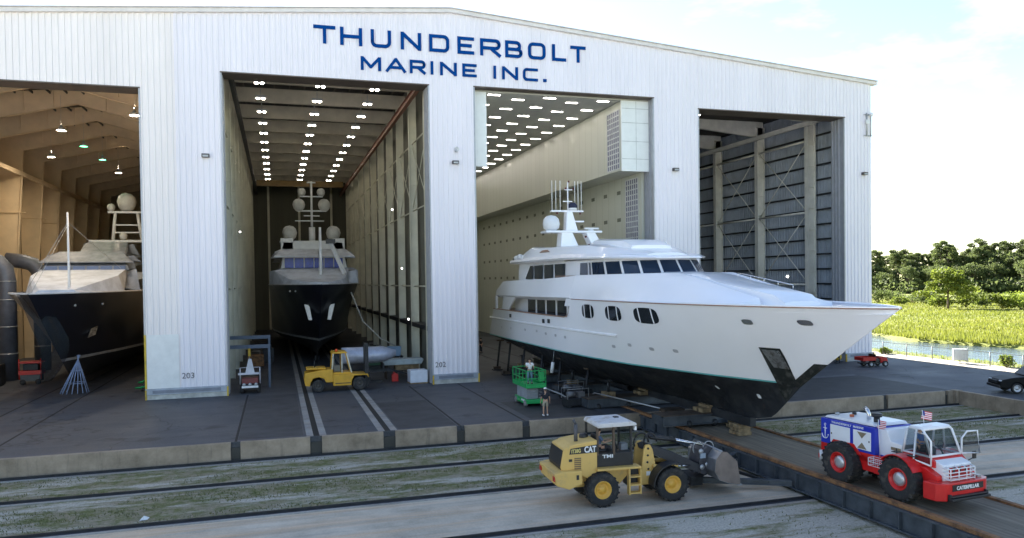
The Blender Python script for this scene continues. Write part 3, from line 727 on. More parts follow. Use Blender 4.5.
# chamfered stem plate (dark) and the anchor pocket
def patch(poly, name, mat, off=.015, parent=None, n=10):
    """polygon in (y,z) laid onto the near side of the hull, finely divided"""
    cy = sum(p[0] for p in poly)/len(poly); cz = sum(p[1] for p in poly)/len(poly)
    rows = []
    for i in range(n+1):
        t = i/n; r = []
        for (a, b_) in poly + [poly[0]]:
            y = cy+(a-cy)*t; z = cz+(b_-cz)*t; r.append((XC-hb(y, z)-off, y, z))
        rows.append(r)
    return MB().grid(rows).build(name, mat, parent or ya)
ANCH = [(-30.48,5.22),(-31.55,5.21),(-31.50,4.79),(-31.26,3.32),(-30.99,3.24),(-30.29,2.38),(-30.1,2.88),(-30.22,3.3)]
DKS = dirty('anchor_plate', (.03,.034,.032), (.09,.09,.08), .5, .3, .4, 3)
A2 = [(-30.56,5.12),(-31.44,5.10),(-31.38,4.16),(-30.60,4.20)]
STAIN = dirty('pocket_steel', (.55,.56,.58), (.10,.085,.06), .7, .25, .9, 1.4)
# rub rails
k = MB()
for z0, z1, y0, y1 in ((5.05, 5.12, 8.6, -19.5),):
    pts = [(y0+(y1-y0)*i/24, z0+(z1-z0)*i/24) for i in range(25)]
    k.grid([[(XC-hb(y,z)-o1, y, z+dz) for y, z in pts] for o1, dz in ((-.01,-.1),(.09,-.06),(.09,.04),(-.01,.09))], sm=False)
    k.grid([[(XC+hb(y,z)+o1, y, z+dz) for y, z in pts] for o1, dz in ((-.01,-.1),(.09,-.06),(.09,.04),(-.01,.09))], sm=False)
k.build('rub_rail', YW, ya)
def oval(cy, cz, w, h, n=28, e=3.2):
    return [(cy + w/2*math.copysign(abs(math.cos(a))**(2/e), math.cos(a)), cz + h/2*math.copysign(abs(math.sin(a))**(2/e), math.sin(a))) for a in [2*math.pi*i/n for i in range(n)]]
for cy, w in ((-15.9,1.85),(-19.55,2.1),(-23.3,2.5)):
    f_ = patch(oval(cy, 6.52, w+.24, 1.12), 'window', YW, .02)
    patch(oval(cy, 6.52, w, .92), 'pane', GLASS, .035, f_)
    k = MB()
    for q in (-.27, .27):
        y = cy+q*w; k.grid([[(XC-hb(y+d, z)-.05, y+d, z) for d in (-.06,.06)] for z in (6.1,6.5,6.95)], sm=False)
    k.build('mullion', YW, f_)
for cy, cz in ((-30.83,6.49),(-33.67,6.56)):
    patch(oval(cy, cz, .62, .26, 14), 'fairlead', CHROME, .05)
for i, (cy, cz) in enumerate([(-5.5,4.57),(-7.6,4.5),(-9.7,4.5),(-18.8,4.4),(-20.7,4.63),(-22.76,4.54),(-24.74,4.58),(-11.6,4.5),(-2.6,4.5),(1.4,4.4),(4.5,4.3)]):
    patch(oval(cy, cz, .42, .2, 12), 'porthole', M('port_grey', (.42,.42,.44), .5), .02)
patch(oval(-28.6, 2.45, .25, .25, 10), 'thruster_light', WHITE, .04); patch(oval(-25.9, 2.6, .2, .2, 10), 'thruster_light', WHITE, .04)

# ---- main deck house, overhang, upper deck bulwark
def mirror(f):
    for s_ in (-1, 1): f(s_)
MB().box(XC-3.55, XC+3.55, -12.5, 3.2, 5.0, 7.15).build('deckhouse', YW, ya, .05)
MB().grid([[(XC+q*(hb(y,5.6)-.05), y, 5.25) for q in (-1,0,1)] for y in frange(-12.5, 7.6, 12)], sm=False).build('deck', M('teak', (.33,.22,.13), .7), ya)
k = MB()      # bulwark cap, brown
for s_ in (-1, 1):
    pts = [(7.4-19.0*i/16, 5.95) for i in range(17)] + [(-12.2, 6.05), (-12.5, 6.3), (-12.62, 6.6)]
    k.grid([[(XC+s_*(hb(y, 5.95)+o1), y, z+dz) for y, z in pts] for o1, dz in ((.04,-.04),(.04,.05),(-.12,.05),(-.12,-.04))], sm=False)
k.build('cap_rail', CAP, ya)
for i in range(5):           # five saloon windows
    y1 = -.7 - i*2.35; z0, z1 = 6.05, 7.05
    for s_ in (-1, 1):
        MB().box(XC+s_*3.56, XC+s_*3.60, y1-1.85, y1, z0-.2, z1).build('window', GLASS, ya)
for s_ in (-1, 1):           # struts framing the aft deck
    k = MB(); k.prism([(2.4,5.95),(4.3,5.95),(3.9,7.2),(.2,7.2)], 'x', XC+s_*4.30, XC+s_*4.45); k.build('deck_strut', YW, ya, .02)
    MB().box(XC+s_*4.30, XC+s_*4.45, 6.1, 6.6, 5.95, 7.2).build('deck_strut', YW, ya, .02)
def slab(pts_low, name, mat=None, x_extra=0):
    """loft: list of (y, half width, z) rows -> closed shell across the boat"""
    pass
def shell(st, name, mat=YW, caps=True, parent=None):
    """st: list of stations (y, [(half width, z), ...bottom to top]); mirrored and bridged over the top"""
    k = MB(); rows = []
    for y, pr in st:
        left = [(XC-w_, y if not isinstance(y, list) else y[i], z) for i, (w_, z) in enumerate(pr)]
        right = [(XC+w_, p[1], z) for (w_, z), p in zip(pr, left)][::-1]
        rows.append(left+right)
    k.grid(rows)
    if caps:
        n = len(rows[0])
        k.add(rows[0], [tuple(range(n))]); k.add(rows[-1], [tuple(range(n))[::-1]])
    o = k.build(name, mat, parent or ya); o.data.set_sharp_from_angle(angle=R_(24)); return o
shell([(7.0,[(3.9,7.1),(3.95,7.2),(3.9,7.3)]), (6.2,[(4.2,7.05),(4.45,7.25),(4.4,7.75)]), (5.0,[(4.3,7.05),(4.55,7.3),(4.5,8.0)]), (3.6,[(4.3,7.05),(4.6,7.3),(4.5,8.55)]), (1,[(4.35,7.05),(4.62,7.3),(4.5,8.6)]), (-6,[(4.35,7.05),(4.62,7.3),(4.40,8.68)]), (-10,[(4.35,7.1),(4.60,7.34),(4.22,8.80)]), (-12.62,[(4.4,7.15),(4.53,7.36),(4.05,8.92)])], 'upper_bulwark')
# fore superstructure: long sloping sides running down to the foredeck
FS = [(-12.6,4.52,4.30,8.15,4.04,8.92),(-16,4.45,4.12,8.3,3.80,8.94),(-19,4.34,3.75,8.42,3.2,8.95),(-21.5,4.18,3.3,8.4,2.45,8.96),(-23,4.0,2.95,8.34,1.9,8.94),(-26,3.62,2.7,7.95,1.72,8.42),(-28.5,3.2,2.5,7.65,1.68,7.96),(-30.2,2.8,2.3,7.42,1.62,7.62)]
shell([(y,[(a_,6.9),(a_,7.34),(b_,bz),(c_,cz),(c_-.1,cz+.01),(c_-.2,cz-.3)]) for y,a_,b_,bz,c_,cz in FS]+[(-30.32,[(2.75,6.9),(2.75,7.2),(2.25,7.25),(1.6,7.3),(1.5,7.31),(1.4,7.2)])], 'fore_superstructure')
# raised coachroof down the centre, beyond a shallow side passage
shell([(-20.0,[(1.5,8.4),(1.4,8.98),(1.0,9.05)]), (-22.6,[(1.4,8.3),(1.3,8.90),(.95,8.97)]), (-24.4,[(1.4,8.0),(1.3,8.72),(.9,8.80)]), (-26.4,[(1.35,7.6),(1.25,8.34),(.85,8.43)]), (-29,[(1.3,7.0),(1.2,8.02),(.8,8.12)]), (-30.8,[(1.2,7.0),(1.1,7.76),(.7,7.84)]), (-31.5,[(1.1,7.0),(1.0,7.4),(.6,7.45)])], 'coachroof')
k = MB()
pts = [(XC+1.1, -24.6-i*.6, 8.70-i*.085) for i in range(9)]
k.tube([(p[0], p[1], p[2]+.2) for p in pts], .025, 6)
for p in pts[::2]: k.tube([p, (p[0], p[1], p[2]+.2)], .02, 6)
k.build('hand_rail', CHROME, ya)
k = MB(); k.tube([(XC-3.55,-15.6,8.15+.45),(XC-3.45,-18,8.35),(XC-3.5,-20.3,7.98)], .035, 6)
k.build('hand_rail', CAP, ya)
# ---- pilothouse with raked wrap-round windows
LOW = [(-8,3.62),(-11.5,3.62),(-14.8,3.58),(-17.2,3.40),(-19.2,2.95),(-20.7,2.25),(-21.7,1.25),(-22.0,0)]
TOP = [(-8,3.50),(-11.5,3.50),(-14.2,3.45),(-16.2,3.24),(-18.0,2.78),(-19.4,2.08),(-20.3,1.12),(-20.6,0)]
def ring(tab, z): return [(XC-w_, y, z) for y, w_ in tab] + [(XC+w_, y, z) for y, w_ in tab[:-1][::-1]]
k = MB(); fy = lambda y: y if y > -13 else -13+(y+13)*.84
lo = ring([(fy(y), w_) for y, w_ in LOW], 8.7); hi = ring([(fy(y), w_) for y, w_ in TOP], 10.0)
k.grid([lo, hi], sm=False); k.build('pilothouse', YW, ya)
MB().add(ring([(fy(y)-.02 if w_ < 3.5 else y, w_+.2) for y, w_ in LOW], 8.90) , [tuple(range(15))]).build('sill', CAP, ya, solid=.06)
def wall_pt(u, v):     # u along the ring 0..14, v 0..1 up
    i = min(13, int(u)); t = u-i
    a = Vector(lo[i]).lerp(Vector(lo[i+1]), t); b = Vector(hi[i]).lerp(Vector(hi[i+1]), t)
    p = a.lerp(b, v); nrm = (Vector(lo[i+1])-Vector(lo[i])).cross(b-a).normalized()
    c = Vector((XC, -12, 9.4)); nrm = nrm if nrm.dot(p-c) > 0 else -nrm
    return p + nrm*.03
def win(u0, u1, name='window', v0=.20, v1=.84):
    for uu0, uu1 in ((u0, u1), (14-u1, 14-u0)):
        n = 3; rows = [[wall_pt(uu0+(uu1-uu0)*i/n, v) for i in range(n+1)] for v in (v0, v1)]
        MB().grid(rows, sm=False).build(name, GLASS2, ya)
GLASS2 = GL('bridge_glass', (.015,.03,.06), .04)
win(1.30,1.78); win(1.86,1.97); win(2.06,2.92); win(3.06,3.92); win(4.06,4.92); win(5.05,5.93); win(6.06,6.94)
# upper deckhouse aft (sky lounge)
shell([(2.2,[(3.5,8.0),(3.4,10.1)]), (-9,[(3.62,8.0),(3.5,10.15)])], 'sky_lounge')
for i, (a, c) in enumerate([(-.2,-2.1),(-2.6,-4.5),(-5.0,-6.9),(-7.4,-9.5)]):
    for s_ in (-1, 1):
        q = 1.3 if i == 0 else 0
        MB().prism([(a, 8.72),(c, 8.72),(c, 9.83),(a-q, 9.83)], 'x', XC+s_*3.60, XC+s_*3.64).build('window', GLASS, ya)
shell([(4.4,[(3.2,10.12),(3.3,10.2),(3.2,10.3)]), (3.2,[(3.9,10.1),(4.0,10.22),(3.9,10.42)]), (-2,[(4.02,10.1),(4.12,10.25),(3.95,10.5)]), (-10,[(4.05,10.1),(4.12,10.25),(3.9,10.52)]), (-14.4,[(3.9,10.02),(3.98,10.14),(3.7,10.38)]), (-16.8,[(3.4,9.96),(3.47,10.06),(3.1,10.28)]), (-18.6,[(2.65,9.92),(2.72,10.0),(2.4,10.14)]), (-19.9,[(1.6,9.9),(1.65,9.96),(1.4,10.05)]), (-20.3,[(.5,9.9),(.5,9.94),(.4,9.98)])], 'hardtop')
shell([(2.2,[(3.3,10.3),(3.1,10.5),(2.9,10.55)]), (.2,[(3.7,10.4),(3.5,11.0),(3.3,11.1)]), (-1.6,[(3.75,10.4),(3.5,11.35),(3.3,11.4)]), (-2.2,[(3.75,10.4),(3.5,11.2),(3.3,11.25)]), (-8,[(3.7,10.4),(3.4,11.15),(3.1,11.2)]), (-13,[(3.5,10.4),(3.1,11.0),(2.7,11.1)]), (-16,[(2.8,10.25),(2.3,10.65),(1.8,10.72)]), (-18.4,[(1.8,10.05),(1.2,10.25),(.8,10.3)])], 'sundeck_coaming')
shell([(-9.5,[(1.8,10.9),(1.6,11.15),(1.2,11.2)]), (-11,[(2.0,10.9),(1.8,11.5),(1.3,11.6)]), (-15.2,[(1.8,10.6),(1.6,11.22),(1.2,11.3)]), (-16.3,[(1.6,10.6),(1.4,10.85),(1.0,10.9)])], 'roof_pod')
MB().add([(XC-3.62,-3.9,10.86),(XC-3.60,-6.2,10.86),(XC-3.52,-5.6,11.03),(XC-3.52,-4.4,11.03)], [(0,1,2,3)]).build('vent', CAP, ya, solid=.06)
k = MB()
for i in range(7): k.ball((XC-3.35, 3.0-i*.9, 10.62+.1*(i % 2)), .3, 8, 0, (1,1.3,.8))
k.build('covered_gear', WHITE, ya)
# ---- mast
ms = MB()
for s_ in (-1, 1):
    x0 = XC+(-.25 if s_ < 0 else 1.45); 
    k = MB()
    xa, xb, xc_, xd = (19.15, 21.0, 20.25, 19.3) if s_ < 0 else (22.3, 23.3, 22.35, 21.5)
    k.prism([(xa,11.1),(xb,11.1),(xc_,12.7),(xd,12.7)], 'y', -2.3, -1.2); k.build('mast_leg', YW, ya, .06)
MB().box(17.8, 22.95, -2.5, -1.0, 12.62, 12.8).build('mast_platform', YW, ya, .05)
MB().prism([(19.75,12.8),(20.85,12.8),(20.35,14.45),(19.85,14.45)], 'y', -2.15, -1.35).build('mast', YW, ya, .08)
MB().box(20.4, 21.5, -1.95, -1.5, 13.55, 13.68).build('mast_platform', YW, ya, .03)
MB().box(18.5, 21.45, -1.95, -1.5, 14.42, 14.56).build('mast_platform', YW, ya, .03)
k = MB(); k.tube([(20.1,-1.7,14.5),(20.1,-1.7,17.0)], .06, 8); k.box(19.8,20.5,-1.75,-1.65,16.3,16.38); k.box(19.65,20.5,-1.75,-1.65,15.3,15.38); k.build('mast_pole', YW, ya)
k = MB()
for x in (18.65,19.0,19.4,20.75,21.05,21.35): k.tube([(x,-1.7,14.5),(x,-1.7,17.1)], .034, 5)
k.build('whip_antennas', M('antenna_grey', (.75,.75,.72), .5), ya)
k = MB(); 
k.lathe([(.0,.0),(.42,.0),(.66,.18),(.74,.55),(.66,.95),(.4,1.22),(0,1.3)], (18.55,-1.7,12.85), n=18); k.build('radome', WHITE, ya)
MB().lathe([(0,0),(.36,0),(.36,.2)], (20.55,-1.7,14.58), n=16).build('radome', WHITE, ya)
MB().lathe([(.36,.2),(.42,.26),(.38,.5),(.2,.66),(0,.7)], (20.55,-1.7,14.58), n=16).build('radome_cover', M('navy_cover', (.02,.025,.06), .7), ya)
MB().box(21.6, 22.9, -1.9, -1.55, 12.95, 13.1).build('radar_bar', WHITE, ya, .03); MB().lathe([(.3,12.8),(.2,12.97)], (22.2,-1.7,0), n=10).build('radar_base', WHITE, ya)
k = MB()
for x, z in ((20.1,17.02),(19.8,16.42),(20.5,16.42),(19.0,14.3),(21.1,14.3),(21.6,12.3),(21.9,11.6)): k.ball((x,-2.0,z), .1, 8)
k.build('lamp', M('lamp_dark', (.12,.03,.03), .4), ya)
for i, (y, z) in enumerate([(1.5,5.4),(-7.2,5.35),(-8.4,5.4)]):
    k = MB(); k.box(XC-hb(y,z)-.07, XC-hb(y,z)-.0, y-.2, y+.2, z-.05, z+.25); k.build('cleat', DSTEEL, ya)
patch(ANCH, 'anchor_plate', DKS, .02); patch(A2, 'anchor_pocket', STAIN, .05)
# dark stem shoe: folded plate each side of the stem
k = MB(); zs = frange(3.25, 4.55, 5)
for s_ in (-1, 1):
    k.grid([[(XC+s_*(hb(ystem(z)+d, z)+.02) if d >= 0 else XC, ystem(z)+d-.01, z) for d in (-.01,.0,.25,.55)] for z in zs])
k.build('stem_plate', DKS, ya)

# ============================================================ DARK YACHTS IN BAYS 2 AND 1
NAVY = M('navy_hull', (.008,.010,.020), .3, 0, .2, 1, coat=.2)
ANTIF = M('antifouling', (.035,.036,.04), .6, 0, .4, 1)
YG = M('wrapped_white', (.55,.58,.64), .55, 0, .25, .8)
def dark_yacht(name, label, xc, ybow, zdeck, B, L, fl, sc):
    t = thing(name, label, 'yacht', (xc, ybow, 0))
    def stem(z): return lerp([(.5,10.5*sc),(1.5,8.6*sc),(3,6.6*sc),(zdeck,0)], z)
    def h(y, z):
        d = y-stem(z)
        if d <= 0: return 0
        sh = lerp([(0,0),(1,.16),(3,.42),(6,.68),(10,.88),(15,.98),(20,1)], d/sc); wl = lerp([(0,0),(3,.18),(8,.48),(14,.75),(20,.92),(26,.97)], d/sc)
        q = max(0, min(1, (z-2.6)/(zdeck-2.6))); b = (wl+(sh-wl)*q**1.4)*B
        if z < 2.6: b *= max(0, (z-.45)/2.15)**lerp([(0,1.5),(18,.5)], d)
        return b
    def part(zs, nm, mt):
        k = MB()
        for s_ in (-1, 1):
            k.grid([[(s_*h(y, z), y, z) for y in [stem(z)+(i/44)**1.7*(L-stem(z)) for i in range(45)]] for z in zs])
        return k.build(nm, mt, t)
    part([.5,.8,1.2,1.8,2.6], 'bottom', ANTIF); part([2.6,2.62+.22], 'boot_stripe', M('grey_stripe', (.42,.43,.45), .5)); part(frange(2.84, zdeck, 7), 'hull', NAVY)
    k = MB()
    for s_ in (-1, 1):
        ys = [stem(zdeck)+(i/30)**1.5*(L-1) for i in range(31)]
        k.grid([[(s_*(h(y, zdeck)+o1), y, zdeck+dz) for y in ys] for o1, dz in ((.02,-.03),(.05,.0),(.0,.10),(-.2,.10))])
    k.build('cap_rail', M('cap_pale', (.55,.55,.56), .4), t)
    k = MB(); k.grid([[(q*max(0,h(y,zdeck)-.1), y, zdeck-.05) for q in (-1,0,1)] for y in [stem(zdeck)+.2+i*(L-1)/20 for i in range(21)]], sm=False); k.build('deck', YG, t)
    MB().box(-.25,.25, 12*sc, L-2, .05, .6).build('keel', ANTIF, t)
    return t, h, stem
def radome(t, x, y, z, r, name='radome'):
    MB().lathe([(0,-r),(r*.5,-r),(r*.85,-r*.6),(r,0),(r*.85,r*.55),(r*.5,r*.88),(0,r)], (x,y,z), n=16).build(name, M('dome_grey', (.50,.49,.45), .5), t)
t2, h2, st2 = dark_yacht('motor_yacht', 'navy hulled yacht with four white radar domes on its mast inside the second bay', .12, 11.5, 8.5, 5.0, 52, 1, 1.0)
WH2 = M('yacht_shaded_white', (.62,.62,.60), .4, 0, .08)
def body(t, st, name, mat):
    k = MB(); rows = [[(-w_, y, z) for w_, z in pr] + [(w_, y, z) for w_, z in pr[::-1]] for y, pr in st]
    k.grid(rows, sm=False); n = len(rows[0]); k.add(rows[0], [tuple(range(n))]); k.add(rows[-1], [tuple(range(n))[::-1]])
    return k.build(name, mat, t, .04)
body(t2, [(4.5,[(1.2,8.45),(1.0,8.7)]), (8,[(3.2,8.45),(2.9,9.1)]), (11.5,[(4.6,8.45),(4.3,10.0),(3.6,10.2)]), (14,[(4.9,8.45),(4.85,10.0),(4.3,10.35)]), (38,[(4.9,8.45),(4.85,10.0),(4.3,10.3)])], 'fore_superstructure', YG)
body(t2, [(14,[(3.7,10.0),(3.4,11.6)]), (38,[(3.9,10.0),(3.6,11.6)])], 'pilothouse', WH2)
BLUEP = M('blue_film', (.02,.06,.42), .35, 0, .3, 4)
for i in range(6):
    MB().box(-3.2+i*1.08, -2.25+i*1.08, 13.86, 13.93, 10.35, 11.45).build('window', BLUEP, t2)
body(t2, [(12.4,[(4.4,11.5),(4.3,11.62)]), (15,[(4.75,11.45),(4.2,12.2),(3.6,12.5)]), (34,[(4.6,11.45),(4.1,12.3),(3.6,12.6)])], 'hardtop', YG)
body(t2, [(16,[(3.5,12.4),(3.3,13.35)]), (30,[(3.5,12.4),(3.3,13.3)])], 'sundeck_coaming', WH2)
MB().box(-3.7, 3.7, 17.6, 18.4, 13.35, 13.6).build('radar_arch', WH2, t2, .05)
k = MB(); k.box(-3.6,-2.2,16.0,17.5,12.5,13.8); k.box(2.2,3.6,16.0,17.5,12.5,13.8); k.build('locker', WH2, t2, .05)
radome(t2, -2.55, 18, 14.55, .85); radome(t2, 2.45, 18, 14.55, .85)
k = MB(); k.tube([(0,18,13.5),(0,18,15.2)], .38, 10); k.tube([(0,18,15.2),(0,18,20.6)], .13, 8); k.box(-1.7,1.7,17.9,18.1,17.05,17.2); k.box(-1.3,1.3,17.9,18.1,18.75,18.88); k.box(-1.9,1.4,17.9,18.1,15.9,16.0); k.box(-.5,.5,17.9,18.1,20.4,20.55); k.box(-.9,.9,17.9,18.1,16.5,16.6); k.build('mast', WH2, t2)
for x in (-1.45, 1.45): radome(t2, x, 18, 17.85, .72)
for x in (-1.1, 1.1): radome(t2, x, 18, 19.35, .48)
k = MB(); k.tube([(.45,9.5,8.6),(.45,9.5,14.6)], [.22,.13], 8); k.build('jackstaff', WHITE, t2)
k = MB(); k.beam((1.6,10.5,13.0),(2.9,9.0,9.6), .3, .35); k.box(1.1,2.1,10.2,10.8,12.9,13.4,1); k.build('deck_crane', [WHITE, BLACK], t2)
for i, x in enumerate((-2.2,-1.6,-1.0,-.3)): MB().ball((x*.9-.9, st2(8.0)+3.4, 7.85), .09, 6).build('deck_light', GALV, t2)
k = MB(); k.tube([(3.3,6,7.6),(4.4,5.6,4.6),(6.2,5,2.7),(7.6,4.5,2.0)], .07, 6); k.build('mooring_hose', M('hose_pale', (.45,.44,.40), .7), t2)
k = MB(); k.tube([(0,11.2,.2),(0,10.6,1.6),(0,8.8,3.2),(0,5.0,6.2)], [.10,.10,.1,.08], 6); k.build('stem_bar', ANTIF, t2)
for s_ in (-1, 1): MB().prism([(s_*1.0,6.4),(s_*1.5,6.5),(s_*1.1,4.9),(s_*.75,4.9)], 'y', st2(5.8)+1.35, st2(5.8)+1.45).build('anchor', GALV, t2)

t1, h1, st1 = dark_yacht('motor_yacht', 'navy hulled yacht under grey cover film, bow draped in netting, inside the first bay', -20.6, -2.2, 8.15, 4.8, 52, 1, 1.15)
body(t1, [(7,[(1.6,8.1),(1.2,8.4)]), (13,[(3.8,8.1),(3.4,9.6)]), (18,[(4.3,8.1),(4.0,10.2),(3.2,10.3)]), (44,[(4.5,8.1),(4.3,10.2),(3.2,10.3)])], 'fore_superstructure', YG)
FILM = M('cover_film', (.20,.21,.23), .45, 0, .35, 1.2, bmp=.3)
body(t1, [(17,[(3.6,10.1),(3.4,10.5)]), (18.5,[(3.9,10.1),(3.7,11.0),(2.6,11.2)]), (38,[(4.0,10.1),(3.8,11.0),(2.6,11.3)])], 'pilothouse', FILM)
for i in range(6): MB().box(-3.3+i*1.12, -2.35+i*1.12, 16.9, 16.98, 9.95, 10.5).build('window', M('film_blue', (.10,.14,.25), .4), t1)
body(t1, [(17,[(3.9,10.8),(3.7,10.9)]), (19,[(4.3,10.9),(3.6,11.5),(2.6,11.9)]), (36,[(4.1,10.9),(3.6,11.6),(2.6,12.1)])], 'hardtop_cover', FILM)
body(t1, [(24,[(2.2,11.8),(2.0,12.0)]), (27,[(2.9,11.8),(2.3,13.0),(1.8,13.2)]), (33,[(2.9,11.8),(2.3,13.0),(1.8,13.2)])], 'sundeck_coaming', FILM)
MB().box(-2.0, 4.4, 27.5, 28.3, 13.2, 13.45).build('radar_arch', WH2, t1, .05)
k = MB()
for x0, x1 in ((.2,.5),(3.0,2.6)): k.tube([(x0,28,13.4),(x1,28,16.4)], .16, 8)
k.box(-.2,3.6,27.8,28.2,16.3,16.5); k.box(.2,3.2,27.9,28.1,15.0,15.12); k.box(.2,3.2,27.9,28.1,14.2,14.32)
k.build('mast', WH2, t1)
radome(t1, 1.6, 28, 17.5, .95); radome(t1, .1, 28, 16.9, .4); radome(t1, 3.3, 28, 16.9, .4); radome(t1, 1.2, 28, 13.9, .4)
k = MB(); k.tube([(.7,8.0,8.1),(.7,8.0,14.6)], [.11,.07], 8); k.build('jackstaff', WHITE, t1)
k = MB(); k.tube([(.7,8.0,13.8),(-2.6,9,8.4)], .02, 4); k.tube([(.7,8.0,13.6),(-.9,4,8.2)], .02, 4); k.tube([(.7,8.0,13.8),(3.4,14,10.2)], .02, 4); k.build('stays', GALV, t1)
for i, (x, y) in enumerate(((1.45,4.9),(2.95,8.5))): MB().ball((h1(y, 7.2)+.0, y, 7.2), .12, 8).build('deck_light', GALV, t1)
MB().prism([(0,0),(.9,.2),(1.5,1.5),(.7,1.3)], 'y', 0, .08).build('anchor', STAIN, t1, loc=(h1(9.6,4.9)+.05, 9.5, 4.4)).rotation_euler = (0, 0, R_(65))
NET = TG('netting', (.62,.62,.66), .45)
k = MB(); rows = []
for i in range(9):
    z = 8.15 - i*.86; q = math.sin(i/8*math.pi)
    rows.append([(-1.0+1.0*i/8*q+.3*q+ j*(.10+.16*q)*(1-.35*i/8) + .06*math.sin(i*1.7+j), 1.0+j*.3-.3*q+.2*math.sin(j*2+i)+i*.5, z) for j in range(8 if i < 9 else 3)])
k.grid(rows); o = k.build('netting', NET, t1); 
# ============================================================ CRADLE, BLOCKS, TRACKWAY
tr = thing('trackway', 'long timber decked steel trackway crossing the sunken yard under the tractor', 'trackway')
def deckmat():
    m, nt, b, o = newmat('trackway_boards'); v = mapping(nt)
    br = N(nt, 'ShaderNodeTexBrick'); br.inputs['Scale'].default_value = 1; br.inputs['Brick Width'].default_value = 4.5; br.inputs['Row Height'].default_value = .26
    br.inputs['Mortar Size'].default_value = .02; br.inputs['Color1'].default_value = (.16,.135,.095,1); br.inputs['Color2'].default_value = (.22,.19,.135,1); br.inputs['Mortar'].default_value = (.03,.025,.02,1)
    r = N(nt, 'ShaderNodeMapping'); r.inputs['Rotation'].default_value = (0,0,R_(90)); nt.links.new(v, r.inputs[0]); nt.links.new(r.outputs[0], br.inputs['Vector'])
    g = noise(nt, mapping(nt, (2.2,.14,1)), 1.6, 8, .7)
    c = mix(nt, .75, br.outputs[0], ramp(nt, g, [(.3, (.075,.06,.045)), (.55, (.19,.155,.11)), (.75, (.33,.28,.20))]))
    nt.links.new(c, b.inputs['Base Color']); b.inputs['Roughness'].default_value = .8; bump(nt, b, g, .4, .03); return m
MB().box(18.42, 22.1, -75, -14.6, -.12, -.015).build('deck', deckmat(), tr)
k = MB(); k.box(18.16, 18.42, -75, -14.6, -.05, .10); k.build('kerb_beam', RUST, tr, .01)
k = MB(); k.box(22.1, 22.34, -75, -14.6, -.05, .07); k.build('kerb_beam', RUST, tr, .01)
for x, nx in ((18.14, -1), (22.2, 1)):
    k = MB(); k.box(x-.12, x+.12, -75, -18.7, -.14, -.06); k.box(x-.03, x+.03, -75, -18.7, -.80, -.14); k.box(x-.2, x+.2, -75, -18.7, -.86, -.80)
    y = -74.5
    while y < -18.8: k.box(x-.17, x+.17, y, y+.05, -.8, -.14); y += 1.45
    k.build('side_girder', STEEL, tr)
k = MB(); y = -74.
while y < -19: k.box(18.3, 22.1, y, y+.2, -.7, -.2); y += 2.9
k.build('cross_beam', DSTEEL, tr)
BLK = M('old_timber', (.25,.18,.10), .9, 0, .5, 2, bmp=.4); DKW = M('dark_timber', (.07,.05,.035), .9, 0, .5, 2)
def transporter(y, x0, x1, zb, ln, label, sup=1):
    t = thing('transporter', label, 'hull transporter', (0, y, 0), 0, 'steel transporters carrying the white yacht')
    k = MB()
    k.ibeam((x0,-.55,zb+.30),(x1,-.55,zb+.30), .32, .56); k.ibeam((x0,.55,zb+.30),(x1,.55,zb+.30), .32, .56)
    k.box(x0,x0+.08,-.7,.7,zb+.05,zb+.58)
    k.build('frame', STEEL, t)
    MB().box(x0+.02, x1-.02, -.68, .68, zb+.585, zb+.63).build('top_plate', M('plate_brown', (.075,.055,.04), .8, 0, .5, 2), t)
    for x in ([18.6, 20.3, 22.0] if ln else [x0+.8, 18.6, 22.0, x1-.8]):
        for q in (-.55, .55):
            k = MB(); k.lathe([(.0,-.12),(.2,-.12),(.22,-.08),(.22,.08),(.2,.12),(0,.12)], (x, q, zb-.0+.05), 'x', 12); k.build('wheel', DSTEEL, t)
    k = MB()
    for i in range(2): k.box(XC-.75, XC+.75, -.5+i*.62, -.05+i*.62, zb+.635, zb+.86)
    k.box(XC-.35, XC+.35, -.55, .6, zb+.865, zb+1.03) if zb+1.03 < .62+.0 or True else None
    k.build('timber_block', BLK, t)
    if sup:
        for s_ in (-1, 1):
            xx = XC+s_*2.9; k = MB(); k.box(xx-.35, xx+.35, -.4, .4, zb+.635, zb+.95); k.build('timber_block', BLK, t)
            k = MB(); k.tube([(xx,0,zb+.95),(xx,0,1.75+.0)], .11, 8); k.box(xx-.22,xx+.22,-.22,.22,1.72,1.8); k.build('post', DSTEEL, t)
    return t
lab = ['transporter frame at the yacht keel, nearest the loader and projecting over the yard', 'transporter frame just behind the retaining wall under the yacht', 'transporter frame under the middle of the white yacht', 'transporter frame below the saloon windows of the white yacht', 'transporter frame farthest aft under the white yacht stern']
for y, x0, x1, lb in ((-23.2,16.9,22.7,lab[0]),(-15.4,15.6,24.6,lab[1]),(-9,16.0,24.4,lab[2]),(-2.5,16.0,24.4,lab[3]),(3.2,16.2,24.2,lab[4])):
    transporter(y, x0, x1, .16 if y < -16 else .06, y < -18, lb, y > -18)
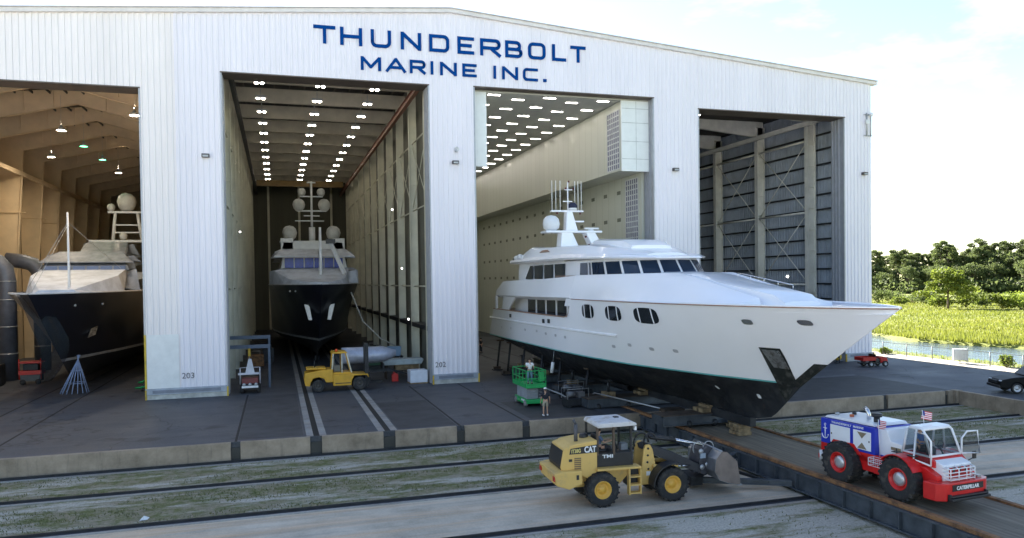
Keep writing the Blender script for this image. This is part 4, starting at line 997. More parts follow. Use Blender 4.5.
# loose blocking under the forefoot
for i, (x, y, sx_, sy_, z0, z1, lb) in enumerate([(21.4,-24.6,1.2,.9,.01,.42,'pale timber block beside the yacht forefoot on the trackway'),(20.3,-26.3,.8,1.0,.01,.62,'stacked timber under the front of the yacht keel'),(19.3,-20.6,1.4,.8,.02,.60,'dark timber stack between the transporters on the trackway'),(17.3,-13.2,1.8,.7,.01,.55,'rough dark timber pile left of the trackway under the yacht')]):
    t = thing('timber_stack', lb, 'timber stack', (x, y, 0))
    n = max(1, round((z1-z0)/.21))
    for j in range(n):
        h_ = (z1-z0)/n; k = MB(); a = sx_ if j % 2 == 0 else sx_*.8
        for q in (-1, 0, 1): k.box(-a/2, a/2, q*sy_/3-sy_/7, q*sy_/3+sy_/7, z0+j*h_, z0+(j+1)*h_-.01)
        k.build('block', BLK if i < 2 else DKW, t, .01)
# long spine beam, props and rigging under the hull
t = thing('spine_beam', 'dark steel spine beam lying along the track under the yacht keel', 'steel beam')
MB().ibeam((19.5,-14,.95),(19.5,6,.95), .3, .4).build('beam', DSTEEL, t); MB().ibeam((21.1,-14,.95),(21.1,6,.95), .3, .4).build('beam', DSTEEL, t)
for i, (x, y, h_) in enumerate([(16.2,7.4,2.9),(16.0,3.4,3.0),(16.1,-.4,2.9),(16.3,-4.5,2.8),(16.3,-8.6,2.7),(17.0,-12.2,2.3),(24.4,5,2.9),(24.4,-3,2.8)]):
    t = thing('boat_prop', 'dark steel prop under the near side of the white yacht, %s from the stern' % ordw[min(i+1, 10)] if 0 < i < 6 else ('dark steel prop nearest the stern of the white yacht' if i == 0 else 'dark steel prop under the far side of the white yacht, %s' % ('aft' if i == 6 else 'amidships')), 'prop', (x, y, 0), 0, 'props under the white yacht')
    d = .35 if x < 20 else -.35
    k = MB(); k.tube([(0,0,.1),(d,0,h_-.1)], .10, 8); k.build('post', DSTEEL, t)
    k = MB(); k.box(-.45,.45,-.35,.35,.0,.1); k.box(-.3,.3,-.25,.25,.1,.35,1); k.build('base', [DSTEEL, DKW], t)
    MB().box(d-.3, d+.3, -.3, .3, h_-.1, h_).build('pad', DKW, t)
t = thing('air_hose', 'pale hose looping along the ground below the near side of the yacht', 'hose')
MB().tube([(13.6,-11.5,1.2),(14.6,-11.6,.75),(15.2,-12.2,.5),(15.7,-12.9,.12),(16.6,-13.4,.1),(17.4,-13.1,.6)], .05, 6).build('hose', M('hose_white', (.55,.56,.56), .6), t)
t = thing('draw_bar', 'thin pale steel bar slanting from the middle transporter to the front one', 'draw bar')
MB().tube([(16.6,-14.9,.9),(17.6,-22.2,.95)], .045, 6).build('bar', GALV, t)
t = thing('fender_roll', 'small white rolled fender hanging below the black bottom near the scissor lift', 'fender', (15.75,-9.2,2.1))
MB().tube([(0,0,.35),(-.1,.05,-.45)], .13, 8).build('roll', WHITE, t); MB().tube([(0,0,.35),(.1,0,1.2)], .02, 4).build('rope', GALV, t)
# machinery beside the hull: pump skid
for i, (x, y, lb) in enumerate([(15.3,-14.6,'dark hydraulic power pack beside the transporters near the wall'),(16.3,-11.4,'second dark hydraulic power pack under the yacht bilge')]):
    t = thing('power_pack', lb, 'power pack', (x, y, 0), .1, 'hydraulic power packs')
    MB().box(-.8,.8,-.45,.45,.12,.62).build('tank', DSTEEL, t, .03)
    k = MB(); k.lathe([(0,-.3),(.2,-.3),(.2,.3),(0,.3)], (-.3,0,.85), 'x', 12); k.box(.15,.6,-.3,.3,.625,1.0); k.build('pump', M('pump_grey', (.16,.16,.17), .5, .3), t)
    k = MB(); k.tube([(-.8,-.45,.6),(-.8,-.45,1.25),(.8,-.45,1.25),(.8,-.45,.6)], .035, 6); k.tube([(-.8,.45,.6),(-.8,.45,1.25),(.8,.45,1.25),(.8,.45,.6)], .035, 6); k.build('guard_rail', GALV, t)
    k = MB(); 
    for xx in (-.6,.6): k.box(xx-.1, xx+.1, -.5, .5, .0, .12)
    k.build('skid', DSTEEL, t)
# steel tow frame between trackway and loader bucket
t = thing('drawbar', 'dark steel A-shaped drawbar bracing from the loader bucket to the trackway', 'tow frame')
k = MB(); k.ibeam((14.3,-31.3,-.62),(18.0,-29.3,-.28), .22, .3); k.build('arm', STEEL, t)
k = MB(); k.ibeam((14.3,-31.3,-.7),(18.0,-33.6,-.62), .22, .25); k.build('arm', STEEL, t)
k = MB(); k.beam((16.4,-30.4,-.5),(17.2,-33.1,-.62), .12, .12); k.beam((14.2,-31.9,-.62),(14.2,-30.7,-.62), .6, .4); k.build('brace', DSTEEL, t)
# ============================================================ PEOPLE
SKIN = M('skin', (.50,.30,.21), .6, 0, .06, 6); HAIR = M('hair', (.04,.025,.015), .8)
EYE = M('eye', (.02,.015,.01), .3)
def person(label, loc, rz, J, shirt, trouser, capmat=None, shorts=False, hairmat=None, group=None):
    """J: joints pelvis, chest, neck, head, and per side hip knee ankle toe shoulder elbow wrist (x fwd, y left, z up)"""
    root = None
    V = []; E_ = []; R = []
    def add(p, r, par=None):
        V.append(tuple(p)); R.append(r)
        if par is not None: E_.append((par, len(V)-1))
        return len(V)-1
    pv = Vector(J['pelvis']); ch = Vector(J['chest']); nk = Vector(J['neck']); hd = Vector(J['head'])
    a = add(pv, (.155,.12)); b = add(pv.lerp(ch,.5), (.13,.105), a); c = add(ch, (.165,.12), b)
    n = add(nk, .06, c); up = (hd-nk).normalized(); fw = Vector((1,0,0))
    j = add(nk.lerp(hd,.45), .062, n); h0 = add(hd, (.085,.095), j); add(hd+up*.11, (.06,.07), h0)
    add(hd+fw*.10+up*-.02, .016, h0)             # nose
    for sd in (1, -1):
        add(hd+Vector((0,sd*.092,-.01)), .014, h0)  # ears
    for sd, k in ((1,'L'), (-1,'R')):
        g = lambda nm: Vector(J[nm+k]) if nm+k in J else Vector((J[nm][0], sd*J[nm][1], J[nm][2]))
        hp = add(g('hip'), .095, a); kn = add(g('knee'), .062, hp); 
        add(g('knee').lerp(g('ankle'),.35), .056, kn); cf = len(V)-1
        an = add(g('ankle'), .038, cf); add(g('ankle')+Vector((.0,0,-.045)), .042, an); hl = len(V)-1
        add(g('toe'), (.045,.028), hl)
        shd = add(g('shoulder'), .062, c); el = add(g('elbow'), .043, shd); wr = add(g('wrist'), .028, el)
        d = (g('wrist')-g('elbow')).normalized(); s = d.cross(Vector((1,0,0)) if abs(d.x) < .8 else Vector((0,0,1))).normalized(); q = s.cross(d)
        pl = add(g('wrist')+d*.06, (.030,.018), wr)
        for f, (o_, l) in enumerate(((-.03,.075),(-.01,.088),(.01,.082),(.03,.066))):
            f1 = add(g('wrist')+d*(.085+l*.45)+q*o_, .009, pl); add(g('wrist')+d*(.085+l)+q*o_+s*.025, .008, f1)
        t1_ = add(g('wrist')+d*.05-q*.045, .010, pl); add(g('wrist')+d*.095-q*.055+s*.02, .009, t1_)
    me = skin_mesh(V, E_, R, 1); me.name = 'person'; me.materials.append(SKIN)
    ob = bpy.data.objects.new('person', me); COL.objects.link(ob); ob.location = loc; ob.rotation_euler = (0,0,rz)
    tag(ob, label, 'person', group)
    def clothe(name, pts, eds, rad, mat):
        m_ = skin_mesh(pts, eds, rad, 1); m_.name = name; m_.materials.append(mat)
        o = bpy.data.objects.new(name, m_); COL.objects.link(o); o.parent = ob; return o
    G = lambda nm, sd, k: tuple(J[nm+k]) if nm+k in J else (J[nm][0], sd*J[nm][1], J[nm][2])
    P = [tuple(pv+Vector((0,0,.02))), tuple(pv.lerp(ch,.5)), tuple(ch), tuple(ch.lerp(nk,.72))]; E2 = [(0,1),(1,2),(2,3)]; Rr = [(.17,.135),(.15,.125),(.185,.14),(.085,.085)]
    for sd, k in ((1,'L'), (-1,'R')):
        s0 = Vector(G('shoulder',sd,k)); e0 = Vector(G('elbow',sd,k)); i = len(P)
        P += [tuple(s0), tuple(s0.lerp(e0,.75))]; E2 += [(2,i),(i,i+1)]; Rr += [.082,.066]
    clothe('shirt', P, E2, Rr, shirt)
    P = [tuple(pv+Vector((0,0,.06))), tuple(pv)]; E2 = [(0,1)]; Rr = [(.165,.135),(.172,.14)]
    for sd, k in ((1,'L'), (-1,'R')):
        h = Vector(G('hip',sd,k)); kn = Vector(G('knee',sd,k)); an = Vector(G('ankle',sd,k)); i = len(P)
        P += [tuple(h), tuple(h.lerp(kn,.92) if shorts else kn)]; E2 += [(1,i),(i,i+1)]; Rr += [.112,.085]
        if not shorts: P.append(tuple(kn.lerp(an,.92))); E2.append((i+1,i+2)); Rr.append(.06)
    clothe('shorts' if shorts else 'trousers', P, E2, Rr, trouser)
    k = MB()
    for sd, kk in ((1,'L'), (-1,'R')):
        t_ = Vector(G('toe',sd,kk)); an = Vector(G('ankle',sd,kk)); k2 = MB()
        mtx = Matrix.Translation((an.x, an.y, an.z-.05)) @ Matrix.Rotation(math.atan2(t_.y-an.y, t_.x-an.x), 4, 'Z')
        k2.box(-.09, .20, -.05, .05, -.045, .035, 0, mtx); k2.build('shoe', WHITE if shorts else BLACK, ob, .02)
    for sd in (1, -1): k.ball(tuple(hd+Vector((.088, sd*.034, .015))), .011, 6)
    k.build('eyes', EYE, ob)
    MB().ball(tuple(hd+Vector((-.018,0,.035))), .108, 14, 0, (1.0,.92,.98)).build('hair', hairmat or HAIR, ob)
    if capmat:
        k = MB(); k.ball(tuple(hd+Vector((-.008,0,.07))), .112, 14, 0, (1.02,.95,.78)); k.box(hd.x+.05, hd.x+.19, hd.y-.07, hd.y+.07, hd.z+.055, hd.z+.072); k.build('cap', capmat, ob)
    return ob
STAND = dict(pelvis=(0,0,.96), chest=(.01,0,1.28), neck=(.0,0,1.50), head=(.02,0,1.655), hip=(0,.10,.92), knee=(.02,.12,.50), ankle=(-.01,.13,.09), toe=(.15,.15,.035),
             shoulder=(0,.20,1.42), elbow=(-.02,.27,1.13), wrist=(.08,.29,.89))
SIT = dict(pelvis=(0,0,.12), chest=(-.03,0,.45), neck=(-.02,0,.68), head=(.01,0,.83), hip=(.05,.10,.10), knee=(.45,.14,.14), ankle=(.5,.14,-.28), toe=(.65,.15,-.34),
           shoulder=(-.02,.20,.60), elbow=(.14,.25,.34), wrist=(.40,.16,.38))
NAVYC = M('cloth_navy', (.02,.022,.032), .9, 0, .2, 5); KHAKI = M('cloth_khaki', (.42,.37,.28), .9, 0, .15, 5); WHC = M('cloth_white', (.80,.80,.80), .9, 0, .05, 5)
BLUEC = M('cloth_blue', (.09,.20,.50), .9, 0, .15, 5); JEAN = M('cloth_jean', (.14,.26,.34), .9, 0, .2, 5); DKC = M('cloth_dark', (.03,.03,.035), .9)
person('person in white cap, dark shirt and khaki shorts standing by the scissor lift', (12.25,-17.1,0), R_(78), dict(STAND, ankleR=(.10,-.14,.09), kneeR=(.08,-.12,.5), toeR=(.26,-.16,.035)), NAVYC, KHAKI, WHC, True)
person('person in white T-shirt and jeans standing on the raised scissor lift platform', (12.75,-12.6,1.42), R_(-100), dict(STAND, elbowL=(.12,.26,1.2), wristL=(.36,.22,1.15), elbowR=(.10,-.26,1.2), wristR=(.34,-.2,1.2)), WHC, JEAN)
person('distant person in dark clothes standing inside the third bay behind the yacht stern', (19.2,24.5,0), R_(200), STAND, DKC, NAVYC)

# ============================================================ WHEEL
def wheel(parent, x, y, z, r, w_, rimmat, lugs=22, rr=.52, hub=None, name='wheel', out=-1):
    """out = -1: visible face towards -y"""
    k = MB(); h = w_/2
    k.lathe([(r*rr,-h*.75),(r*.80,-h),(r*.93,-h*.92),(r*.97,-h*.6),(r*.97,h*.6),(r*.93,h*.92),(r*.80,h),(r*rr,h*.75)], (0,0,0), 'y', 36)
    for i in range(lugs):
        for s_ in (-1, 1):
            a = 2*math.pi*(i+(.5 if s_ > 0 else 0))/lugs; m_ = Matrix.Rotation(a, 4, 'Y')
            k.box(r*.90, r*1.0, 0 if s_ > 0 else -h*.98, h*.98 if s_ > 0 else 0, -r*.055, r*.055, 0, m_ @ Matrix.Rotation(s_*.30, 4, 'X'))
    ty = k.build(name, RUBBER, parent, loc=(x, y, z))
    k = MB(); o = out
    k.lathe([(r*rr*1.02,o*h*.72),(r*rr*.96,o*h*.80),(r*rr*.86,o*h*.72),(r*rr*.80,o*h*.35),(r*rr*.42,o*h*.30),(r*rr*.40,o*h*.45),(0,o*h*.48)], (0,0,0), 'y', 28)
    k.lathe([(r*rr*1.02,-o*h*.72),(r*rr*.8,-o*h*.5),(0,-o*h*.5)], (0,0,0), 'y', 20)
    for i in range(8): a = i*math.pi/4; k.lathe([(0,o*(h*.40)),(.025,o*(h*.40)),(.025,o*h*.30)], (r*rr*.6*math.cos(a),0,r*rr*.6*math.sin(a)), 'y', 6)
    k.build('rim', rimmat, ty)
    if hub:
        k = MB(); k.lathe([(r*rr*.62,o*h*.32),(r*rr*.60,o*h*.62),(r*rr*.3,o*h*.70),(0,o*h*.70)], (0,0,0), 'y', 20); k.build('hub', hub, ty)
    return ty

# ============================================================ WHEEL LOADER
YEL = dirty('machine_yellow', (.68,.44,.13), (.50,.34,.15), .35, .5, 0, .9)
ld = thing('wheel_loader', 'yellow wheel loader with pale roofed cab and steel bucket on the concrete lane', 'loader', (10.72,-31.9,-.985), R_(-3.5))
for x in (-1.6, 1.6):
    for y in (-.98, .98): wheel(ld, x, y, .73, .74, .56, M('rim_yellow', (.68,.38,.06), .45), 20, .52, None, 'wheel', -1 if y < 0 else 1)
k = MB(); k.prism([(-3.85,1.45),(-3.95,1.75),(-3.75,2.50),(-3.2,2.66),(-1.72,2.80),(-1.72,1.15),(-2.3,1.15),(-2.9,1.42)], 'y', -.86, .86); hood = k.build('engine_hood', YEL, ld, .06); hood.scale = (.74,1,1); hood.location = (-.447,0,0)
k = MB(); k.prism([(-3.86,1.50),(-3.99,1.78),(-3.80,2.44),(-3.72,2.40),(-3.85,1.78),(-3.75,1.5)], 'y', -.80, .80); k.build('rear_grille', BLACK, hood)
MB().prism([(-3.42,2.26),(-3.34,2.5),(-1.70,2.62),(-1.70,2.28)], 'y', -.878, -.858).build('side_stripe', BLACK, hood)
MB().prism([(-3.42,2.26),(-3.34,2.5),(-1.70,2.62),(-1.70,2.28)], 'y', .858, .878).build('side_stripe', BLACK, hood)
text_mesh('CAT', .36, WHITE, hood, (-2.52,-.882,2.31), (R_(90),0,0), 'lettering', sx=1.0, bold=.012)
text_mesh('IT38G', .22, M('letter_yellow', (.75,.62,.2), .5), hood, (-3.30,-.882,2.31), (R_(90),R_(-2),0), 'lettering', bold=.006)
k = MB(); k.box(-3.12,-2.72,-.875,-.858,1.55,2.1)
k.build('side_vent', M('vent_brown', (.20,.13,.06), .6), hood)
k = MB()
for i in range(6): k.box(-3.12,-2.72,-.885,-.8755,1.6+i*.085,1.62+i*.085)
k.build('vent_slats', YEL, hood); MB().box(-3.45,-3.25,-.874,-.858,1.95,2.06).build('badge', BLACK, hood)
MB().box(-2.2,-1.75,-.872,-.858,1.3,1.6).build('panel_plate', YEL, hood)
k = MB(); k.prism([(-4.25,1.05),(-4.35,1.55),(-3.9,1.62),(-2.75,1.62),(-2.75,1.05),(-3.5,.85)], 'y', -1.18, 1.18); cw = k.build('counterweight', YEL, ld, .05); cw.scale = (.76,1,1); cw.location = (-.42,0,0)
for y in (-1.0, 1.0): MB().box(-4.36,-4.30,y-.12,y+.12,1.22,1.42).build('tail_light', M('tail_red', (.5,.03,.02), .3), cw)
MB().box(-3.1,-2.95,-1.19,-1.17,1.25,1.45).build('badge', DSTEEL, cw)
MB().prism([(-2.9,.75),(-.6,.75),(-.2,1.15),(-.2,1.55),(-2.9,1.5)], 'y', -.55, .55).build('rear_frame', YEL, ld, .03)
k = MB(); k.tube([(-2.85+.35,-.32,2.66),(-2.5,-.32,3.42)], .085, 12); k.tube([(-2.5,-.32,3.42),(-2.6,-.32,3.62)], .06, 10); k.build('exhaust_stack', M('stack_grey', (.10,.10,.11), .6, .3), ld)
MB().lathe([(0,2.6),(.2,2.6),(.2,2.84),(.16,2.92),(0,2.92)], (-1.95-.05,.1,.0), n=14).build('air_filter', BLACK, ld)
k = MB()       # cab
k.prism([(-1.70,1.60),(-.05,1.60),(-.05,2.18),(-1.70,2.18)], 'y', -.75, .75); cb = k.build('cab', BLACK, ld, .02)
text_mesh('TMI', .2, WHITE, cb, (-1.45,-.756,1.98), (R_(90),0,0), 'lettering', sx=1.5, bold=.006)
for x, y in ((-1.66,-.71),(-.92,-.71),(-.12,-.71),(-1.66,.71),(-.12,.71)): MB().beam((x,y,2.1),(x+(.0),y,3.3), .09, .09).build('cab_pillar', BLACK if y > 0 or x > -.5 else M('pillar_brown', (.09,.06,.04), .6), cb)
k = MB(); k.prism([(-1.72,3.38),(-1.62,3.50),(-.15,3.52),(.08,3.42),(.08,3.32),(-1.70,3.3)], 'y', -.92, .92); rfc = k.build('roof', dirty('roof_dusty', (.60,.58,.57), (.42,.35,.29), .4, .8, 0, 2.2), cb, .04)
MB().box(-.55,-.35,.1,.3,3.5,3.56).build('beacon_base', BLACK, rfc)
for y in (-.8, .8): MB().box(-.02,.07,y-.09,y+.09,3.12,3.28).build('work_light', WHITE, cb)
MB().box(-1.6,-1.1,-.3,.3,1.6,2.25).build('seat', BLACK, cb, .05); MB().box(-1.62,-1.5,-.3,.3,2.2,2.9).build('seat_back', BLACK, cb, .05)
k = MB(); k.tube([(-.45,0,2.1),(-.6,0,2.5)], .04, 6); k.lathe([(.16,-.015),(.2,0),(.16,.015)], (-.62,0,2.52), 'x', 14); k.build('steering_wheel', BLACK, cb)
MB().box(-.42,-.12,-.35,-.05,2.1,2.45).build('console', M('console_grey', (.20,.22,.25), .5), cb)
MB().box(-.13,-.10,-.68,.68,2.2,3.28).build('windscreen', TG('cab_glass', (.8,.85,.85), .18), cb)
k = MB(); k.box(-1.8,.2,-1.08,-.5,1.50,1.60); k.box(-1.8,.2,.5,1.08,1.50,1.60); k.build('walkway', YEL, ld, .02)
k = MB()
for i in range(3): k.box(-.35,.15,-1.15,-.85,.45+i*.35,.5+i*.35)
k.beam((-.36,-1.0,.4),(-.36,-1.0,1.5), .06, .25); k.beam((.16,-1.0,.4),(.16,-1.0,1.5), .05, .2); k.build('ladder', YEL, ld)
k = MB(); k.prism([(-.1,.55),(.35,.55),(.5,1.0),(.35,1.45),(-.1,1.4)], 'y', -.3, .3); k.build('pivot', BLACK, ld, .02)
k = MB()      # front frame and lift tower
for s_ in (-1, 1):
    k.prism([(.30,.65),(1.9,.60),(2.0,.95),(1.15,1.25),(.98,2.15),(.86,2.36),(.66,2.36),(.55,2.15),(.45,1.3)], 'y', s_*.45-.07, s_*.45+.07)
k.box(.35,1.9,-.45,.45,.6,.95); tw = k.build('front_frame', YEL, ld, .03)
k = MB()
for s_ in (-1, 1):
    for z, x in ((2.2,.76),(1.9,.74),(1.6,.72),(1.3,.76)): k.lathe([(0,s_*.53),(.05,s_*.53),(.05,s_*.51)], (x,0,z), 'y', 8)
k.build('pins', BLACK, tw); MB().box(.66,.86,-.53,-.52,1.02,1.2).build('plate', WHITE, tw)
for s_ in (-1, 1):
    k = MB(); n = 9
    rows = [[(1.6+math.cos(a)*.90, s_*.98+q, .73+math.sin(a)*.90) for q in (-.3,.3)] for a in [R_(62+i*15) for i in range(n)]]
    k.grid(rows, sm=False); k.build('fender', BLACK, ld, solid=.05)
k = MB()      # lift arms down to the coupler
for s_ in (-1, 1): k.prism([(.62,2.26),(.85,2.34),(2.3,1.78),(3.55,1.16),(3.62,.92),(3.4,.86),(2.1,1.40),(.70,2.05)], 'y', s_*.38-.06, s_*.38+.06)
k.tube([(2.5,-.4,1.5),(2.5,.4,1.5)], .12, 10); k.build('lift_arm', M('arm_black', (.035,.035,.04), .5, 0, .3), ld, .02)
k = MB(); 
for s_ in (-1, 1): k.tube([(.95,s_*.6,1.42),(2.1,s_*.6,1.36)], .09, 10)
k.build('lift_cylinder', YEL, ld)
k = MB()
for s_ in (-1, 1): k.tube([(2.1,s_*.6,1.36),(2.75,s_*.5,1.30)], .045, 8)
k.build('cylinder_rod', CHROME, ld)
k = MB(); k.tube([(1.0,.1,2.62),(2.2,.1,2.42)], .09, 10); k.tube([(1.0,-.2,2.62),(2.2,-.2,2.42)], .09, 10); k.build('tilt_cylinder', BLACK, ld)
k = MB(); k.tube([(2.2,.1,2.42),(3.5,.1,2.12)], .045, 8); k.tube([(2.2,-.2,2.42),(3.5,-.2,2.12)], .045, 8); k.build('cylinder_rod', CHROME, ld)
for x, r in ((.55,.34),(.98,.30)):
    k = MB(); k.tube([(x+r*math.cos(a), -.25, 2.42+r*1.3*math.sin(a)) for a in [R_(200-i*20) for i in range(11)]], .045, 6); k.build('hose_guard', BLACK, ld)
for x in (3.25, 3.75):
    k = MB(); k.tube([(x+.26*math.cos(a), -.35, 2.0+.3*math.sin(a)) for a in [R_(215-i*24) for i in range(11)]], .022, 5); k.build('hose_loop', M('hose_grey', (.35,.36,.37), .5), ld)
k = MB(); k.prism([(3.3,.9),(3.55,.8),(3.95,1.2),(3.9,2.0),(3.6,2.15),(3.35,1.9),(3.2,1.4)], 'y', -.5, .5); cpl = k.build('coupler', M('coupler_dark', (.06,.06,.07), .5, .3, .4, 4), ld, .04)
for x, y, z in ((3.3,-.52,1.9),(3.6,-.52,1.3),(3.35,-.52,1.2)): MB().lathe([(0,-.04),(.1,-.04),(.12,.0)], (x,y,z), 'y', 10).build('pin', GALV, cpl)
MB().box(3.25,3.5,-.56,-.50,1.6,1.82).build('plate', M('plate_blue', (.35,.42,.5), .4), cpl)
BUK = M('bucket_steel', (.30,.31,.33), .4, .8, .4, 1.2)
BP = [(3.9,2.02),(3.62,1.68),(3.56,1.15),(3.78,.78),(4.2,.62),(4.74,.50)]
k = MB(); nb = len(BP); rows = [[(x, y, z) for x, z in BP] for y in (-1.28, 1.28)]; k.grid(rows, sm=False); bu = k.build('bucket', BUK, ld, solid=.04)
for s_ in (-1, 1): MB().prism(BP + [(4.78,.62),(4.62,1.55),(4.15,1.98)], 'y', s_*1.28-.02, s_*1.28+.02).build('side_plate', M('plate_worn', (.22,.18,.16), .5, .4, .35, 1.0), bu)
k = MB(); k.box(4.66,4.86,-1.3,1.3,.47,.53); k.build('cutting_edge', GALV, bu); MB().tube([(3.9,-1.28,2.02),(3.9,1.28,2.02)], .05, 8).build('top_lip', BUK, bu)
person('person in blue shirt sitting at the wheel in the yellow loader cab', (10.72-1.33,-31.9+.08,-.985+2.18), R_(-3.5), SIT, M('cloth_slate', (.13,.17,.26), .9), DKC)

# ============================================================ TOW TRACTOR
RED = M('tractor_red', (.60,.012,.012), .35, 0, .12, 1.2, coat=.3); TBL = M('tractor_blue', (.015,.035,.42), .35, 0, .1, coat=.3); TWH = M('tractor_white', (.78,.79,.82), .35, 0, .06, 1.2, coat=.3)
tt = thing('tow_tractor', 'red, white and blue articulated tow tractor with little flags on the timber trackway', 'tow tractor', (19.86,-37.40,-.01), R_(-86))
for x in (-1.7, 1.7):
    for y in (-1.06, 1.06): wheel(tt, x, y, .85, .86, .74, M('rim_red', (.60,.015,.012), .4), 24, .50, M('hub_silver', (.55,.56,.58), .35, .6), 'wheel', -1 if y < 0 else 1)
eh = MB().prism([(-3.2,1.5),(-3.2,2.62),(.12,2.66),(.12,1.5)], 'y', -1.0, 1.0).build('engine_house', TBL, tt, .03)
k = MB(); k.prism([(-3.1,2.64),(.02,2.68),(-.1,2.78),(-2.9,2.76)], 'y', -.9, .9); k.build('roof', TWH, eh, .02)
for x0, x1 in ((-2.55,-1.32),(-1.12,-.08)):
    dr = MB().box(x0, x1, -1.03, -1.005, 1.62, 2.42).build('door', TWH, eh, .01)
    MB().box(x0+.06 if x0 < -2 else x1-.12, x0+.12 if x0 < -2 else x1-.06, -1.045, -1.031, 1.98, 2.06).build('handle', STAIN, dr)
    MB().box(x0, x1, 1.005, 1.03, 1.62, 2.42).build('door', TWH, eh, .01)
TV = M('vent_olive', (.24,.19,.12), .6)
k = MB(); k.prism([(-.86,2.36),(-.32,2.36),(-.59,2.1)], 'y', -1.045, -1.032); k.build('vent', TV, eh)
k = MB(); k.prism([(-.86,1.66),(-.32,1.66),(-.59,1.92)], 'y', -1.045, -1.032); k.build('vent', TV, eh)
text_mesh('THUNDERBOLT  MARINE', .13, TWH, eh, (-2.5,-1.006,2.47), (R_(90),R_(-.7),0), 'lettering', sx=1.35, bold=.002)
k = MB(); k.tube([(-2.9,-1.01,1.75),(-2.9,-1.01,2.3)], .022, 6)     # anchor emblem
k.tube([(-2.9+.2*math.cos(a), -1.01, 1.92+.2*math.sin(a)) for a in [R_(180+i*18) for i in range(11)]], .022, 6)
k.tube([(-3.02,-1.01,2.18),(-2.78,-1.01,2.18)], .02, 6); k.tube([(-2.9+.05*math.cos(a), -1.01, 2.35+.05*math.sin(a)) for a in [R_(i*40) for i in range(10)]], .014, 5)
k.build('anchor_emblem', TWH, eh)
k = MB()
k.prism([(-3.22,.85),(-3.22,1.5),(.5,1.5),(.5,1.1),(.0,.75),(-.6,.75),(-.78,1.2),(-1.2,1.5),(-1.25,1.49),(-2.1,1.49),(-2.6,1.2),(-2.75,.85)], 'y', -.98, .98); k.build('rear_chassis', RED, tt, .02)
MB().prism([(-2.72,1.35),(-2.35,1.78),(-1.05,1.78),(-.62,1.35)], 'y', -1.04, -1.0).build('wheel_arch', RED, tt, .02)
k = MB(); k.box(-3.75,-3.2,-.7,.7,.62,.85); k.box(-3.9,-3.7,-.25,.25,.55,.95); k.build('hitch', RED, tt, .03)
MB().tube([(-3.05,-1.08,.72),(-3.05,-1.08,1.15)], .10, 12).build('gas_bottle', TWH, tt)
k = MB(); k.tube([(-1.12,-.15,2.7),(-1.12,-.15,3.0),(-1.22,-.15,3.16),(-1.36,-.15,3.24)], .085, 10); k.build('exhaust', CHROME, tt)
k = MB(); k.tube([(-.45,-.35,2.7),(-.45,-.35,3.0)], .13, 14); k.tube([(-.45,-.35,3.0),(-.45,-.35,3.14)], .22, 14); k.build('air_intake', BLACK, tt)
for x, y, mt in ((-2.4,.2,BLACK),(-2.0,-.3,M('cap_orange', (.5,.12,.04), .5)),(-2.7,-.5,GALV),(-1.7,.4,GALV)): MB().lathe([(0,2.76),(.1,2.76),(.1,2.86),(0,2.88)], (x,y,0), n=10).build('filler_cap', mt, tt)
fb = MB().prism([(.12,1.5),(.12,2.62),(.55,2.62),(.75,2.2),(1.38,2.14),(1.45,1.5)], 'y', -.78, .95).build('battery_box', TWH, tt, .03)
MB().box(.8,1.32,-.80,-.782,1.86,1.98).build('slot', TV, fb); MB().box(.1,1.46,-.82,.96,1.44,1.54).build('trim', TBL, fb)
k = MB(); k.prism([(.3,.55),(.3,1.42),(1.1,1.35),(1.35,.9),(.9,.5)], 'y', -.5, .5); k.build('pivot_frame', RED, tt, .03)
k = MB(); x0, x1, y0, y1, z0, z1 = .05, .98, -1.28, -1.0, 1.12, 1.44
for x in (x0, x1):
    for y in (y0, y1): k.tube([(x,y,z0),(x,y,z1)], .016, 5)
for z in (z0, z1, (z0+z1)/2):
    k.tube([(x0,y0,z),(x1,y0,z),(x1,y1,z),(x0,y1,z),(x0,y0,z)], .014, 5)
for i in range(10): x = x0+(x1-x0)*i/9; k.tube([(x,y0,z0),(x,y0,z1)], .008, 4)
k.build('wire_basket', TWH, tt)
MB().box(.1,.95,-1.05,-.98,.75,1.12).build('step_box', RED, tt, .02)
# front half, steered a little
k = MB(); k.prism([(.85,1.42),(.9,1.55),(2.7,1.55),(3.3,1.30),(3.3,.7),(2.75,.7),(2.6,1.25),(2.2,1.48),(1.2,1.48)], 'y', -1.0, 1.0); k.build('front_chassis', RED, tt, .02)
for s_ in (-1, 1):
    k = MB(); rows = [[(1.7+math.cos(a)*1.04, s_*1.12+q, .88+math.sin(a)*1.0) for q in (-.36,.34)] for a in [R_(28+i*14) for i in range(9)]]
    k.grid(rows, sm=False); k.build('fender', RED, tt, solid=.04)
MB().box(1.1,2.3,-1.08,-.85,1.86,1.885).build('anti_slip_pad', BLACK, tt)
k = MB(); k.prism([(1.42,1.55),(1.42,1.92),(2.72,1.92),(3.02,1.80),(3.02,1.55)], 'y', -.80, .80); cbt = k.build('cab', RED, tt, .02)
k = MB()
for s_ in (-1, 1):
    y = s_*.78
    k.tube([(1.42,y,1.9),(1.58,y*.92,2.86),(1.72,y*.9,2.95),(2.32,y*.9,2.95),(2.45,y*.92,2.86),(2.82,y,1.95)], .048, 8); k.tube([(2.05,y,1.92),(2.05,y*.9,2.94)], .035, 8); k.tube([(1.42,y,1.94),(2.82,y,1.94)], .045, 8)
for x, z in ((1.72,2.95),(2.38,2.93),(2.82,1.95),(1.42,1.94)): k.tube([(x,-.72,z),(x,.72,z)], .045, 8)
k.build('cab_frame', TWH, cbt)
